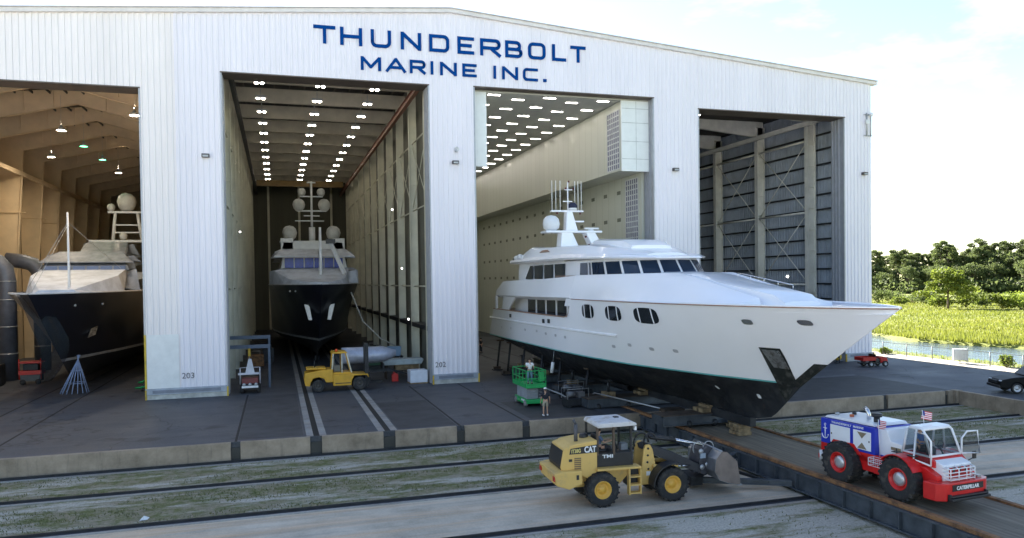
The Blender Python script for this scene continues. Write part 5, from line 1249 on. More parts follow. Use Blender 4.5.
MB().prism([(1.66,2.95),(1.72,3.03),(2.35,3.03),(2.42,2.95)], 'y', -.70, .70).build('roof', TWH, cbt, .02)
TGK = TG('tractor_glass', (.7,.74,.74), .28)
k = MB(); k.add([(2.80,-.72,1.98),(2.80,.72,1.98),(2.44,.66,2.88),(2.44,-.66,2.88)], [(0,1,2,3)]); k.build('windscreen', TGK, cbt)
k = MB(); k.add([(1.46,-.76,1.98),(2.02,-.76,1.98),(2.02,-.70,2.88),(1.60,-.70,2.88)], [(0,1,2,3)]); k.build('side_window', TG('clear_glass', (.85,.88,.88), .12), cbt)
k = MB(); k.add([(1.46,.76,1.98),(2.78,.76,1.98),(2.44,.70,2.88),(1.60,.70,2.88)], [(0,1,2,3)]); k.build('side_window', TG('clear_glass'), cbt)
k = MB(); k.add([(1.44,-.7,1.98),(1.44,.7,1.98),(1.6,.66,2.86),(1.6,-.66,2.86)], [(0,1,2,3)]); k.build('rear_window', TGK, cbt)
def door(hx, hy, ang, s_):
    m_ = Matrix.Translation((hx, hy, 0)) @ Matrix.Rotation(ang, 4, 'Z')
    pts = [(0,0,1.6 if s_ < 0 else 1.95),(0,0,2.55),(-.22,0,2.82),(-.62,0,2.84),(-.72,0,1.95 if s_ > 0 else 1.75),(0,0,1.6 if s_ < 0 else 1.95)]
    k = MB(); k.tube([m_ @ Vector(p) for p in pts], .04, 8); d = k.build('door', TWH, cbt)
    k = MB(); k.add([m_ @ Vector(p) for p in pts[:-1]], [(0,1,2,3,4)]); k.build('door_glass', TGK, d)
door(2.86, -.80, R_(14), -1); door(2.84, .80, R_(-112), 1)
MB().box(1.55,2.05,-.25,.35,1.6,2.05).build('seat', BLACK, cbt, .04)
k = MB(); k.tube([(2.7,0,1.95),(2.5,0,2.25)], .03, 6); k.lathe([(.15,-.012),(.18,0),(.15,.012)], (2.47,.1,2.28), 'x', 14); k.build('steering_wheel', BLACK, cbt)
k = MB(); k.prism([(2.70,1.90),(3.34,1.72),(3.38,1.66),(3.38,1.10),(2.70,1.10)], 'y', -.72, .72); nose = k.build('nose', TWH, tt, .03)
MB().box(3.385,3.40,-.45,.6,1.18,1.60).build('grille', M('grille_red', (.45,.01,.01), .4), nose)
k = MB()
for y in (-.22,.08,.38): k.box(3.39,3.41,y-.05,y+.05,1.36,1.60)
k.build('grille_slot', BLACK, nose)
k = MB()
for z in (1.18,1.32,1.46,1.60): k.tube([(3.32,-.72,z),(3.62,-.62,z),(3.62,.62,z),(3.32,.72,z)], .022, 6)
for y in (-.62,-.2,.2,.62): k.tube([(3.4,y,1.66),(3.62,y,1.58),(3.62,y,1.14)], .022, 6)
k.build('grille_guard', TWH, tt)
k = MB(); k.prism([(2.95,-1.32),(3.55,-1.32),(3.78,-1.0),(3.78,1.0),(3.55,1.32),(2.95,1.32),(2.95,1.0),(3.3,.9),(3.3,-.9),(2.95,-1.0)], 'z', .45, 1.12); bp = k.build('bumper', RED, tt, .03)
MB().box(3.782,3.80,-.72,.85,.80,1.04).build('name_plate', BLACK, bp)
text_mesh('CATERPILLAR', .19, WHITE, bp, (3.806,-.52,.85), (R_(90),0,R_(90)), 'lettering', sx=.98, bold=.008)
k = MB(); k.box(3.78,4.02,-.95,1.0,.48,.58); k.box(3.78,3.96,-.9,.95,.6,.66); k.box(3.78,3.9,-.95,-.85,.48,.72); k.box(3.78,3.9,.9,1.0,.48,.72); k.build('push_pad', BLACK, bp, .02)
MB().box(3.0,3.5,.9,1.1,1.12,1.2).build('lamp', GALV, bp)
k = MB(); k.tube([(2.8,.95,1.55),(2.95,1.35,1.75)], .02, 5); k.box(2.92,2.97,1.28,1.45,1.7,2.0); k.build('mirror', BLACK, tt)
k = MB(); k.tube([(1.2,-.9,1.55),(1.2,-.9,2.0)], .02, 5); k.tube([(1.3,-1.0,1.9),(2.2,-1.12,1.35)], .03, 6); k.build('grab_rail', BLACK, tt)
for c_ in tt.children:
    if c_.name.startswith('wheel') and not c_.name.startswith('wheel_arch'): c_.location.x *= .87
    else: c_.scale = (.87, 1, .955)
def flag(x, y, z, h, label, rz):
    t = thing('small_flag', label, 'flag', (0,0,0), 0, 'small flags on the tractor')
    w0 = tt.matrix_basis @ Vector((x, y, z)); m_ = Matrix.Translation((19.86,-37.40,-.01)) @ Matrix.Rotation(R_(-86), 4, 'Z') @ Matrix.Diagonal((.87,1,.955,1)); p = m_ @ Vector((x, y, z)); t.location = p; t.rotation_euler = (0,0,rz)
    MB().tube([(0,0,0),(-.12,0,h)], .012, 5).build('pole', WHITE, t)
    def cloth(u0, u1, v0, v1, off=0):
        return [[(-.11+u, .06*math.sin(u*9+v*3)+off, h-.02-v-.25*u) for u in [u0+(u1-u0)*i/6 for i in range(7)]] for v in (v0, v1)]
    k = MB()
    for i in range(9): k.grid(cloth(0,.52,i*.037,(i+1)*.037), i % 2)
    k.build('flag_cloth', [M('flag_red', (.5,.05,.07), .8), M('flag_white', (.75,.7,.72), .8)], t, normals=False)
    k = MB(); k.grid(cloth(0,.22,-.003,.19,-.006)); k.grid(cloth(0,.22,-.003,.19,.006)); k.build('canton', M('flag_blue', (.03,.04,.22), .8), t)
flag(.35,-.95,1.5,1.5,'small striped flag on the tall pole beside the engine house of the tractor', R_(20))
flag(1.75,.0,3.02,.55,'small striped flag flying on the roof of the tractor cab', R_(10))
m_ = Matrix.Translation((19.86,-37.40,-.01)) @ Matrix.Rotation(R_(-86), 4, 'Z') @ Matrix.Diagonal((.87,1,.955,1)); p = m_ @ Vector((1.82,-.28,2.02))
person('person in blue T-shirt driving the red tow tractor', p, R_(-86), SIT, BLUEC, DKC)

# ============================================================ FORKLIFT
FY = M('forklift_yellow', (.62,.33,.02), .45, 0, .15, 1.5)
fk = thing('forklift', 'orange yellow forklift with orange beacon and raised mast at the second bay doors', 'forklift', (.62,-.2,0), R_(0))
for x, r in ((-1.6,.50),(1.62,.56)):
    for y in (-.85, .85): wheel(fk, x, y, r, r, .36, M('rim_dark', (.06,.055,.05), .6), 0, .5, None, 'wheel', -1 if y < 0 else 1)
k = MB(); k.prism([(-2.6,.55),(-2.68,1.0),(-2.6,1.55),(-1.2,1.78),(-.45,1.78),(-.45,.75),(-1.0,.75),(-1.15,1.05),(-1.55,1.2),(-2.0,1.1),(-2.2,.75),(-2.25,.5)], 'y', -.92, .92); k.build('counterweight', FY, fk, .05)
MB().box(-2.5,-1.0,-.7,.7,1.78,1.92).build('engine_hood', FY, fk, .04)
k = MB(); k.prism([(-.45,.45),(-.45,1.35),(1.1,1.35),(2.3,1.28),(2.35,1.0),(2.15,1.22),(1.2,1.2),(1.0,.85),(.95,.45)], 'y', -.95, .95); k.build('chassis', FY, fk, .03)
MB().box(-.3,.9,-.97,-.951,.62,.68).build('trim', BLACK, fk)
k = MB(); k.prism([(-.6,1.35),(-.6,1.5),(1.05,1.5),(1.05,1.35)], 'y', -.8, .8); c5 = k.build('cab', FY, fk, .02)
for y in (-.78, .78):
    k = MB(); k.beam((-.55,y,1.45),(-.42,y,3.0), .09, .09, 0, (1,0,0)); k.beam((1.0,y,1.45),(.62,y,3.0), .09, .09, 0, (1,0,0)); k.beam((.25,y,1.45),(.25,y,3.0), .07, .07, 0, (1,0,0)); k.build('cab_pillar', M('pillar_cream', (.62,.58,.45), .5) if y < 0 else FY, c5)
MB().prism([(-.55,3.0),(-.45,3.14),(.6,3.14),(.72,3.0)], 'y', -.85, .85).build('roof', FY, c5, .03)
MB().lathe([(0,3.14),(.11,3.14),(.11,3.3),(.06,3.36),(0,3.36)], (-.15,-.5,0), n=12).build('beacon', M('beacon_orange', (.75,.08,.01), .3), c5)
k = MB(); k.add([(-.5,-.78,1.55),(.22,-.78,1.55),(.22,-.78,2.95),(-.42,-.78,2.95)], [(0,1,2,3)]); k.build('side_window', TG('pale_glass', (.9,.9,.85), .35), c5)
MB().box(-.35,.15,-.3,.3,1.5,2.0).build('seat', M('seat_cream', (.45,.42,.35), .8), c5, .05); MB().box(-.42,-.3,-.3,.3,2.0,2.6).build('seat_back', _mc['seat_cream'], c5, .04)
k = MB()
for y in (-.5, .5): k.box(2.1,2.25,y-.09,y+.09,.15,3.75); k.box(2.27,2.38,y-.07,y+.07,.25,3.7)
for z in (.5,1.9,3.6): k.box(2.12,2.24,-.5,.5,z,z+.14)
k.tube([(2.2,0,.3),(2.2,0,3.2)], .07, 8); k.build('mast', DSTEEL, fk)
k = MB(); k.box(2.4,2.48,-.8,.8,.9,1.0); k.box(2.4,2.48,-.8,.8,1.35,1.45)
for y in (-.4, .4): k.box(2.4,2.46,y-.08,y+.08,.5,1.5); k.box(2.4,3.5,y-.08,y+.08,.5,.56)
k.build('forks', DSTEEL, fk)
k = MB(); k.tube([(-1.85,-.2,1.9),(-1.85,-.2,2.5)], .03, 5); k.tube([(-1.85,.2,1.9),(-1.85,.2,2.3)], .03, 5); k.tube([(-1.85,-.2,2.3),(-1.85,.2,2.1)], .03, 5); k.build('hand_rail', DSTEEL, fk)
text_mesh('H150', .16, BLACK, fk, (1.35,-.955,1.05), (R_(90),0,0), 'lettering') if 0 else None

# ============================================================ SCISSOR LIFT
GRN2 = M('lift_green', (.01,.34,.09), .4, 0, .15, 2)
sl_ = thing('scissor_lift', 'green scissor lift with railed platform parked beside the white yacht', 'scissor lift', (12.75,-12.4,0), R_(0))
k = MB(); k.box(-.62,.62,-1.4,1.4,.22,.5); k.box(-.7,.7,-.7,.7,.18,.34); k.build('chassis', GRN2, sl_, .04)
for x in (-.6, .6):
    for y in (-1.0, 1.0):
        kk = MB(); kk.lathe([(0,-.1),(.2,-.1),(.22,-.07),(.22,.07),(.2,.1),(0,.1)], (x,y,.22), 'x', 14); kk.build('wheel', M('tyre_grey', (.22,.22,.22), .7), sl_)
k = MB()
for x in (-.45, .45):
    for i in range(4): z = .55+i*.2; k.beam((x,-1.1,z),(x,1.1,z+.19), .05, .07); k.beam((x+.06,-1.1,z+.19),(x+.06,1.1,z), .05, .07)
for i in range(5): k.tube([(-.5,-1.1,.55+i*.2),(.5,-1.1,.55+i*.2)], .03, 6); k.tube([(-.5,1.1,.55+i*.2),(.5,1.1,.55+i*.2)], .03, 6)
k.build('scissor_arms', M('scissor_grey', (.30,.31,.34), .5), sl_); MB().box(-.5,.35,-.9,1.2,.5,1.29).build('mast_housing', M('housing_grey', (.33,.35,.40), .6), sl_, .02)
k = MB(); k.box(-.72,.72,-1.55,1.55,1.30,1.42); k.build('platform', GRN2, sl_, .02)
k = MB()
for x in (-.7, .7):
    for y in (-1.5,-.75,0,.75,1.5): k.box(x-.025,x+.025,y-.025,y+.025,1.42,2.48)
    for z in (1.95, 2.48): k.box(x-.025,x+.025,-1.5,1.5,z-.03,z+.03)
    k.box(x-.012,x+.012,-1.5,1.5,1.42,1.6)
for y in (-1.5, 1.5):
    for z in (1.95, 2.48): k.box(-.7,.7,y-.025,y+.025,z-.028,z+.028)
    k.box(-.7,.7,y-.012,y+.012,1.42,1.6)
k.build('guard_rail', GRN2, sl_); MB().box(.2,.62,-1.54,-1.4,1.75,2.4).build('control_box', GRN2, sl_, .03)
MB().box(-.66,-.625,-.9,-.2,.28,.45).build('decal', WHITE, sl_)

# ============================================================ BLACK PICKUP, RED CART
CARG = GL('car_glass', (.006,.007,.008), .35); CARG.node_tree.nodes['Principled BSDF'].inputs['Specular IOR Level'].default_value = .2
PB = M('car_black', (.004,.005,.006), .5, .0, .1, 1)
PB.node_tree.nodes['Principled BSDF'].inputs['Specular IOR Level'].default_value = .15
pk = thing('pickup_truck', 'black pickup truck parked at the right edge on the raised apron', 'pickup', (48.5,-21.4,0), R_(154))
pr2 = [(-2.9,.55),(-2.9,1.12),(-1.0,1.16),(-.95,1.18),(-.6,1.82),(.45,1.84),(1.15,1.24),(2.1,1.14),(2.75,1.0),(2.9,.85),(2.95,.5),(2.7,.38),(2.2,.38),(2.15,.62),(1.95,.80),(1.65,.80),(1.42,.62),(1.38,.36),(-1.4,.36),(-1.45,.62),(-1.66,.80),(-1.98,.80),(-2.18,.62),(-2.22,.45)]
MB().prism(pr2, 'y', -.95, .95).build('body', PB, pk, .07)
for x in (-1.82, 1.80):
    for y in (-.86, .86): wheel(pk, x, y, .39, .39, .25, M('alloy', (.55,.56,.58), .3, .8), 0, .62, None, 'wheel', -1 if y < 0 else 1)
for s_ in (-1, 1):
    MB().prism([(-.45,1.26),(-.42,1.74),(.02,1.76),(.02,1.26)], 'y', s_*.952, s_*.97).build('side_window', CARG, pk); MB().prism([(.10,1.26),(.10,1.76),(.42,1.75),(.98,1.26)], 'y', s_*.952, s_*.97).build('side_window', CARG, pk)
    MB().box(2.72,2.86,s_*.55,s_*.92,.78,.97).build('headlight', M('headlight', (.65,.67,.7), .1), pk, .03); MB().box(.85,1.02,s_*1.12,s_*.96,1.18,1.34).build('mirror', PB, pk, .02)
    MB().box(-.3,-.1,s_*.953,s_*.975,1.1,1.14).build('handle', CHROME, pk)
MB().box(2.88,2.97,-.5,.5,.72,.92).build('grille', DSTEEL, pk); MB().box(2.8,3.02,-.93,.93,.42,.62).build('bumper', BLACK, pk, .04)
MB().add([(.53,-.82,1.80),(.53,.82,1.80),(1.13,.86,1.30),(1.13,-.86,1.30)], [(0,1,2,3)]).build('windscreen', CARG, pk).location = (.03,0,.02)

rc = thing('utility_cart', 'red utility cart with dump bed parked by the right corner of the hangar', 'utility cart', (49.75,-4.3,0), R_(-6))
for x in (-.55, .95):
    for y in (-.55, .55): wheel(rc, x, y, .28, .28, .22, M('alloy', (.55,.56,.58)), 0, .5, None, 'wheel', -1 if y < 0 else 1)
k = MB(); k.box(-1.45,-.1,-.65,.65,.62,.68); k.box(-1.45,-.1,-.65,-.61,.68,.95); k.box(-1.45,-.1,.61,.65,.68,.95); k.box(-1.45,-1.41,-.6,.6,.68,.95); k.box(-.14,-.1,-.6,.6,.68,.95); k.build('dump_bed', M('cart_red', (.50,.02,.015), .4), rc)
MB().prism([(.55,.35),(.5,.85),(.75,.98),(1.25,.82),(1.32,.45)], 'y', -.45, .45).build('bonnet', _mc['cart_red'], rc, .05)
MB().box(-1.3,1.2,-.4,.4,.3,.42).build('frame', BLACK, rc); k = MB(); k.box(-.05,.4,-.5,.5,.42,.75); k.box(-.08,.02,-.5,.5,.75,1.2); k.build('seat', BLACK, rc, .04)
k = MB(); k.tube([(.6,.2,.85),(.4,.2,1.15)], .025, 6); k.lathe([(.14,-.01),(.17,0),(.14,.01)], (.38,.2,1.17), 'x', 12); k.build('steering_wheel', BLACK, rc)
for y in (-.3,.3): MB().lathe([(0,1.31),(.07,1.31),(.07,1.27)], (0,y,.7), 'x', 8).build('headlight', WHITE, rc)
t = thing('hose_reel', 'yellow and black hose reel on a stand against the right pier', 'hose reel', (48.9,-.75,0))
k = MB(); k.lathe([(.12,-.12),(.34,-.12),(.34,-.08),(.2,-.06),(.2,.06),(.34,.08),(.34,.12),(.12,.12)], (0,0,.6), 'y', 18); k.build('reel', _mc['yellow_paint'], t)
MB().lathe([(0,-.14),(.12,-.14),(.12,.14),(0,.14)], (0,0,.6), 'y', 12).build('hub', BLACK, t); k = MB(); k.box(-.04,.04,-.2,-.14,0,.6); k.box(-.04,.04,.14,.2,0,.6); k.box(-.3,.3,-.2,.2,0,.05); k.build('stand', BLACK, t)

# ============================================================ THINGS INSIDE THE BAYS
t = thing('tender_boat', 'small tender under silver cover on a trailer behind the forklift mast', 'boat', (3.45,2.6,0))
k = MB(); rows = []
for i in range(17):
    u = i/16; x = -2.3+4.6*u; wd = .95*math.sin(min(1, (u+.04)*2.3)*math.pi/2)**.7*(1 if u < .7 else max(.05, 1-((u-.7)/.3)**2.4)); hi_ = 3.15-.35*max(0, u-.75)/.25*1.0; lo_ = 1.75+.55*max(0, (u-.6)/.4)**2
    rows.append([(x, wd*math.cos(a), (hi_+lo_)/2+(hi_-lo_)/2*math.sin(a)) for a in [2*math.pi*j/18 for j in range(18)]])
k.grid(rows, closed=True); n = 18; k.add(rows[0], [tuple(range(n))]); k.build('cover', M('silver_cover', (.42,.45,.54), .4, .2, .2, 2), t)
k = MB(); k.beam((-2,-.5,1.1),(1.8,-.5,1.1), .1, .14); k.beam((-2,.5,1.1),(1.8,.5,1.1), .1, .14); k.beam((1.8,-.5,1.1),(3.2,0,.7), .1,.12); k.beam((1.8,.5,1.1),(3.2,0,.7), .1,.12)
for x in (-1.5,-.2,1.1): k.beam((x,-.8,1.5),(x,.8,1.5), .12, .5); k.beam((x,-.6,1.0),(x,.6,1.0), .08, .1)
k.build('trailer_frame', DSTEEL, t)
for y in (-.95,.95):
    kk = MB(); kk.lathe([(0,-.12),(.42,-.12),(.5,-.06),(.5,.06),(.42,.12),(0,.12)], (-.6,y,.5), 'y', 16); kk.build('wheel', RUBBER, t)
MB().beam((-.6,-.9,.5),(-.6,.9,.5), .1,.1).build('axle', DSTEEL, t)
t = thing('white_crate', 'large white wrapped crate beside the narrow pier in the second bay', 'crate', (7.35,1.3,0), R_(3))
MB().box(-.75,.75,-.6,.6,.1,1.15).build('box', M('wrap_white', (.66,.70,.78), .5, 0, .1), t, .05); k = MB()
for y in (-.5,0,.5): k.box(-.75,.75,y-.07,y+.07,0,.1)
k.build('pallet', BLK, t)
t = thing('work_float', 'pale work float lying across a brown stand inside the second bay', 'float', (6.6,5.2,0))
MB().prism([(-1.9,1.55),(-1.6,1.25),(1.7,1.25),(1.9,1.6),(1.9,1.75),(-1.9,1.75)], 'y', -.7, .7).build('float', M('float_blue', (.38,.45,.48), .5), t, .05)
k = MB(); k.box(-.6,1.5,-.5,.5,.75,1.24); k.build('crate', BLK, t, .02); k = MB(); 
for x in (-1.4,-.5,1.4): k.box(x-.06,x+.06,-.5,.5,0,1.25 if x < -1 else .75)
k.build('leg', DKW, t)
t = thing('fuel_can', 'red can on the floor in front of the brown stand', 'can', (5.7,3.2,0)); MB().prism([(-.28,0),(-.28,.62),(-.1,.75),(.28,.62),(.28,0)], 'y', -.2,.2).build('body', RED, t, .04); MB().tube([(.1,0,.66),(.2,0,.86)], .04, 6).build('spout', BLACK, t); MB().box(-.14,.0,-.12,.12,.72,.8).build('handle', RED, t)
t = thing('parts_bin', 'small blue bin on a rack deep in the second bay by the right columns', 'bin', (6.6,9.5,1.6)); MB().prism([(-.55,0),(-.65,.9),(.65,.9),(.55,0)], 'y', -.4,.4).build('bin', M('bin_blue', (.20,.30,.42), .6), t, .03); k = MB(); k.box(-.8,.8,-.5,.5,-.08,-.01)
for x in (-.7,.7):
    for y in (-.4,.4): k.box(x-.05,x+.05,y-.05,y+.05,-1.6,-.08)
k.build('rack', DSTEEL, t)
for n_, (x, y, w_, d_, h_, mt, lb) in enumerate([(-6.2,20,1.6,1,1.3,RUST,'rusty machine box far back on the left of the second bay'),(-5.0,24,1.2,1,1.6,DSTEEL,'dark compressor deep on the left of the second bay'),(5.4,16,1.5,1.2,2.0,M('machine_green', (.05,.12,.07), .6),'green machine cabinet under the dark hull on the right of the second bay'),(6.4,19,1.2,1,1.5,RUST,'brown steel cabinet behind the green machine'),(-28.4,14,2.4,1.4,1.9,DSTEEL,'dark storage cabinet against the left wall of the first bay'),(-29.2,20,2.0,1.4,1.6,DKW,'brown storage box deeper along the left wall of the first bay'),(-15.6,20,1.8,1.4,1.2,DKW,'dark bench under the first bay yacht near the right wall')]):
    t = thing('machine_cabinet', lb, 'cabinet', (x, y, 0))
    MB().box(-w_/2,w_/2,-d_/2,d_/2,.1,h_).build('housing', mt, t, .04); k = MB(); k.box(-w_/2+.1,-.04,-d_/2-.02,-d_/2-.002,.2,h_-.1); k.box(.04,w_/2-.1,-d_/2-.02,-d_/2-.002,.2,h_-.1); k.build('doors', mt, t, .01)
    k = MB(); k.box(-w_/2+.1,w_/2-.1,-d_/2+.1,d_/2-.1,0,.1); k.build('plinth', BLACK, t); MB().tube([(-w_/4,0,h_),(-w_/4,0,h_+.35),(w_/4,0,h_+.35),(w_/4,0,h_)], .04, 6).build('pipe', GALV, t)
# blue lifting gantry and the little red cart with a white mast at the left of the second bay
t = thing('lifting_gantry', 'dark blue steel goalpost gantry at the left side of the second bay', 'gantry', (-6.3,4.6,0))
k = MB()
for y in (-.9, 1.6):
    for x in (-1.75, 1.6): k.box(x-.09,x+.09,y-.09,y+.09,0,3.3+(.6 if y > 0 else 0))
    k.box(-1.85,1.7,y-.12,y+.12,3.3+(.6 if y > 0 else 0),3.6+(.6 if y > 0 else 0))
k.box(-1.84,-1.66,-.9,1.6,3.0,3.2); k.box(1.5,1.7,-.9,1.6,3.0,3.2); k.build('frame', M('gantry_blue', (.06,.09,.14), .5, .2), t)
MB().box(-.1,.1,-.2,.0,2.6,3.3).build('hoist', _mc['yellow_paint'], t); MB().tube([(0,-.1,2.6),(0,-.1,1.9)], .03, 5).build('chain', GALV, t)
t = thing('mini_crane', 'small dark red carrier with a white lattice mast and chrome front under the gantry', 'carrier', (-6.15,1.3,0), R_(-90))
k = MB(); k.box(-.9,.85,-.6,.6,.35,.75); k.build('body', BLACK, t, .05); MB().box(-.4,.8,-.62,.62,.76,1.2).build('engine_cover', M('carrier_red', (.16,.03,.03), .5), t, .05)
for y in (-.62,.62):
    for x in (-.5,.5):
        kk = MB(); kk.lathe([(0,-.14),(.3,-.14),(.34,-.08),(.34,.08),(.3,.14),(0,.14)], (x,y,.34), 'y', 14); kk.build('wheel', RUBBER, t)
MB().box(.86,.95,-.62,.62,.45,.62).build('front_bar', WHITE, t, .02)
for y in (-.45,0,.45): MB().lathe([(0,.96),(.12,.96),(.13,.9)], (0,y,.72), 'x', 10).build('lamp', GALV, t)
k = MB(); k.tube([(.3,-.75,.7),(.3,-.75,2.0),(.3,-.2,2.0)], .05, 6); k.tube([(.3,.75,.7),(.3,.75,2.0),(.3,.2,2.0)], .05, 6); k.box(.2,.5,-.9,.7,1.45,1.6); k.prism([(-.35,1.6),(.35,1.6),(.12,2.7),(-.1,2.7)], 'x', .3, .42); k.build('mast', M('mast_white', (.50,.51,.56), .5), t)
# bay 1: red machine, bundle of pale blue rods, green hose, white elbow ducts
t = thing('pressure_washer', 'red wheeled machine with hoses near the netting in the first bay', 'machine', (-25.0,14.2,0), 0)
k = MB(); k.box(-.9,.9,-.6,.6,.9,1.25); k.box(-.9,.9,-.6,.6,1.9,2.05); k.tube([(-.85,-.55,.5),(-.85,-.55,2.3)], .05, 6); k.tube([(.85,-.55,.5),(.85,-.55,2.3)], .05, 6); k.build('frame', _mc['cart_red'], t)
MB().box(-.6,.6,-.45,.45,1.26,1.85).build('engine', DSTEEL, t, .05); MB().box(-.8,.8,-.5,.5,.3,.88).build('tank', M('tank_grey', (.10,.10,.10), .6), t, .05)
for x in (-.6,.6):
    kk = MB(); kk.lathe([(0,-.1),(.22,-.1),(.25,0),(.22,.1),(0,.1)], (x,-.55,.25), 'y', 12); kk.build('wheel', RUBBER, t)
t = thing('rod_bundle', 'cone of pale blue rods standing splayed on the floor before the first bay yacht', 'rod stand', (-19.9,6.6,0))
k = MB()
for i in range(16):
    a = 2*math.pi*i/16; k.tube([(1.05*math.cos(a),.9*math.sin(a),0),(-.12*math.cos(a)+.35,-.12*math.sin(a),3.05)], .035, 5)
for h_, r in ((.8,.78),(1.8,.44)): k.tube([(r*math.cos(a)+h_*.11,r*.86*math.sin(a),h_) for a in [2*math.pi*i/14 for i in range(15)]], .025, 5)
k.build('rods', M('rod_blue', (.28,.36,.56), .5), t)
t = thing('green_hose', 'coiled green hose on the floor left of the wide pier', 'hose', (-14.6,5.2,0))
k = MB(); k.tube([((.7-.02*i)*math.cos(i*.5), .5*math.sin(i*.5), .08+.035*i) for i in range(26)], .06, 6); k.build('coil', GRN2, t); MB().prism([(-.1,.1),(.6,.1),(.75,1.9),(.35,2.0)], 'y', -.2, .3).build('cart', DSTEEL, t, .04)
for n_, (x, y, lb) in enumerate([(-29.0,18,'fat grey elbow duct nearest the doors on the left of the first bay'),(-28.6,27,'second fat grey elbow duct on the left of the first bay')]):
    t = thing('air_duct', lb, 'duct', (x, y, 0), 0, 'grey elbow ducts in the first bay'); k = MB()
    k.tube([(1.1,0,0),(1.1,0,9.2),(.95,0,10.3),(.4,0,11.0),(-.5,0,11.3),(-2.0,0,11.5)], .75, 14); k.build('pipe', M('duct_grey', (.14,.15,.18), .5, .3), t)
    k = MB(); 
    for z in (2.5,5,7.5,9.2): k.lathe([(.76,z-.05),(.80,z-.05),(.80,z+.05),(.76,z+.05)], (1.1,0,0), n=14)
    k.build('flange', GALV, t)
t = thing('paper_scrap', 'crumpled white scrap lying on the grass by the crane rail, lower left', 'litter', (-9.4,-28.2,-.98))
k = MB(); k.add([(-.16,-.1,0),(.15,-.12,.02),(.2,.1,.05),(0,.02,.16),(-.12,.12,.03),(.05,-.05,.1)], [(0,1,5),(1,2,5),(2,3,5),(3,4,5),(4,0,5)]); k.build('paper', WHITE, t, solid=.006)

# ============================================================ WATERSIDE
t = thing('wire_fence', 'low chain link fence with steel posts between sunlit path and water', 'fence', (58.9,0,-.05))
k = MB()
for z in (.4,.95): k.box(-.005,.005,-60,40,z-.004,z+.004)
k.box(-.02,.02,-60,40,1.36,1.40)
y = -60
for i in range(320): k.box(-.004,.004,y+i*.31,y+i*.31+.006,.05,1.36)
k.build('mesh_wire', M('wire_grey', (.16,.16,.16), .6, .3), t)
for i in range(32): MB().tube([(0,-60+i*3.2,-.1),(0,-60+i*3.2,1.42)], .045, 6).build('post', _mc['wire_grey'], t)
t = thing('electrical_cabinet', 'pale grey electrical cabinet on legs beside the waterside fence', 'cabinet', (58.9,-5.6,0), R_(-35)); t.scale = (.75,.8,.9)
MB().box(-.8,.8,-.3,.3,.35,1.55).build('box', M('cabinet_grey', (.62,.63,.60), .5, 0, .1), t, .02); k = MB(); k.box(-.76,-.02,-.325,-.302,.4,1.5); k.box(.02,.76,-.325,-.302,.4,1.5); k.build('doors', _mc['cabinet_grey'], t, .01)
k = MB(); k.box(-.7,-.62,-.1,.1,0,.35); k.box(.62,.7,-.1,.1,0,.35); k.box(.84,.94,-.05,.05,0,1.75); k.build('leg', GALV, t)

# ============================================================ VEGETATION
def foliage(name, dark, mid, light, tr=.35, sc=.35):
    m, nt, b, o = newmat(name)
    v = mapping(nt); f = noise(nt, v, sc, 5, .7); g = noise(nt, v, sc*7, 3)
    c = ramp(nt, f, [(.36, dark), (.52, mid), (.68, light)]); c = mix(nt, .35, c, ramp(nt, g, [(.35, dark), (.7, light)]))
    oi = nt.nodes.new('ShaderNodeObjectInfo'); hs = nt.nodes.new('ShaderNodeHueSaturation'); mr = N(nt, 'ShaderNodeMapRange'); mr.inputs[3].default_value = .75; mr.inputs[4].default_value = 1.3
    nt.links.new(oi.outputs['Random'], mr.inputs[0]); nt.links.new(mr.outputs[0], hs.inputs['Value']); nt.links.new(c, hs.inputs['Color'])
    nt.links.new(hs.outputs[0], b.inputs['Base Color']); b.inputs['Roughness'].default_value = .7
    t = nt.nodes.new('ShaderNodeBsdfTranslucent'); nt.links.new(hs.outputs[0], t.inputs[0]); x = nt.nodes.new('ShaderNodeMixShader'); x.inputs[0].default_value = tr
    nt.links.new(b.outputs[0], x.inputs[1]); nt.links.new(t.outputs[0], x.inputs[2]); nt.links.new(x.outputs[0], o.inputs[0]); return m
FOLD = foliage('foliage_pine', (.065,.09,.028), (.12,.155,.05), (.21,.24,.085), .5); FOLM = foliage('foliage_oak', (.065,.095,.026), (.13,.165,.05), (.22,.25,.08), .5); FOLL = foliage('foliage_light', (.10,.14,.02), (.20,.26,.035), (.34,.38,.07), .5)
BARK = M('bark', (.13,.10,.075), .9, 0, .3, 2)
def leaves(mb, c, r, n, s, rg):
    for _ in range(n):
        while True:
            p = Vector((rg.uniform(-1,1), rg.uniform(-1,1), rg.uniform(-1,1)))
            if .25 < p.length < 1: break
        p = Vector((p.x*r[0], p.y*r[1], p.z*r[2])) + Vector(c)
        a = Vector((rg.gauss(0,1), rg.gauss(0,1), rg.gauss(0,1))).normalized(); b = a.cross(Vector((rg.gauss(0,1), rg.gauss(0,1), rg.gauss(0,1)))).normalized()
        q = s*rg.uniform(.6,1.3); mb.add([p-a*q*.5, p+b*q*.35, p+a*q*.5, p-b*q*.35], [(0,1,2,3)])
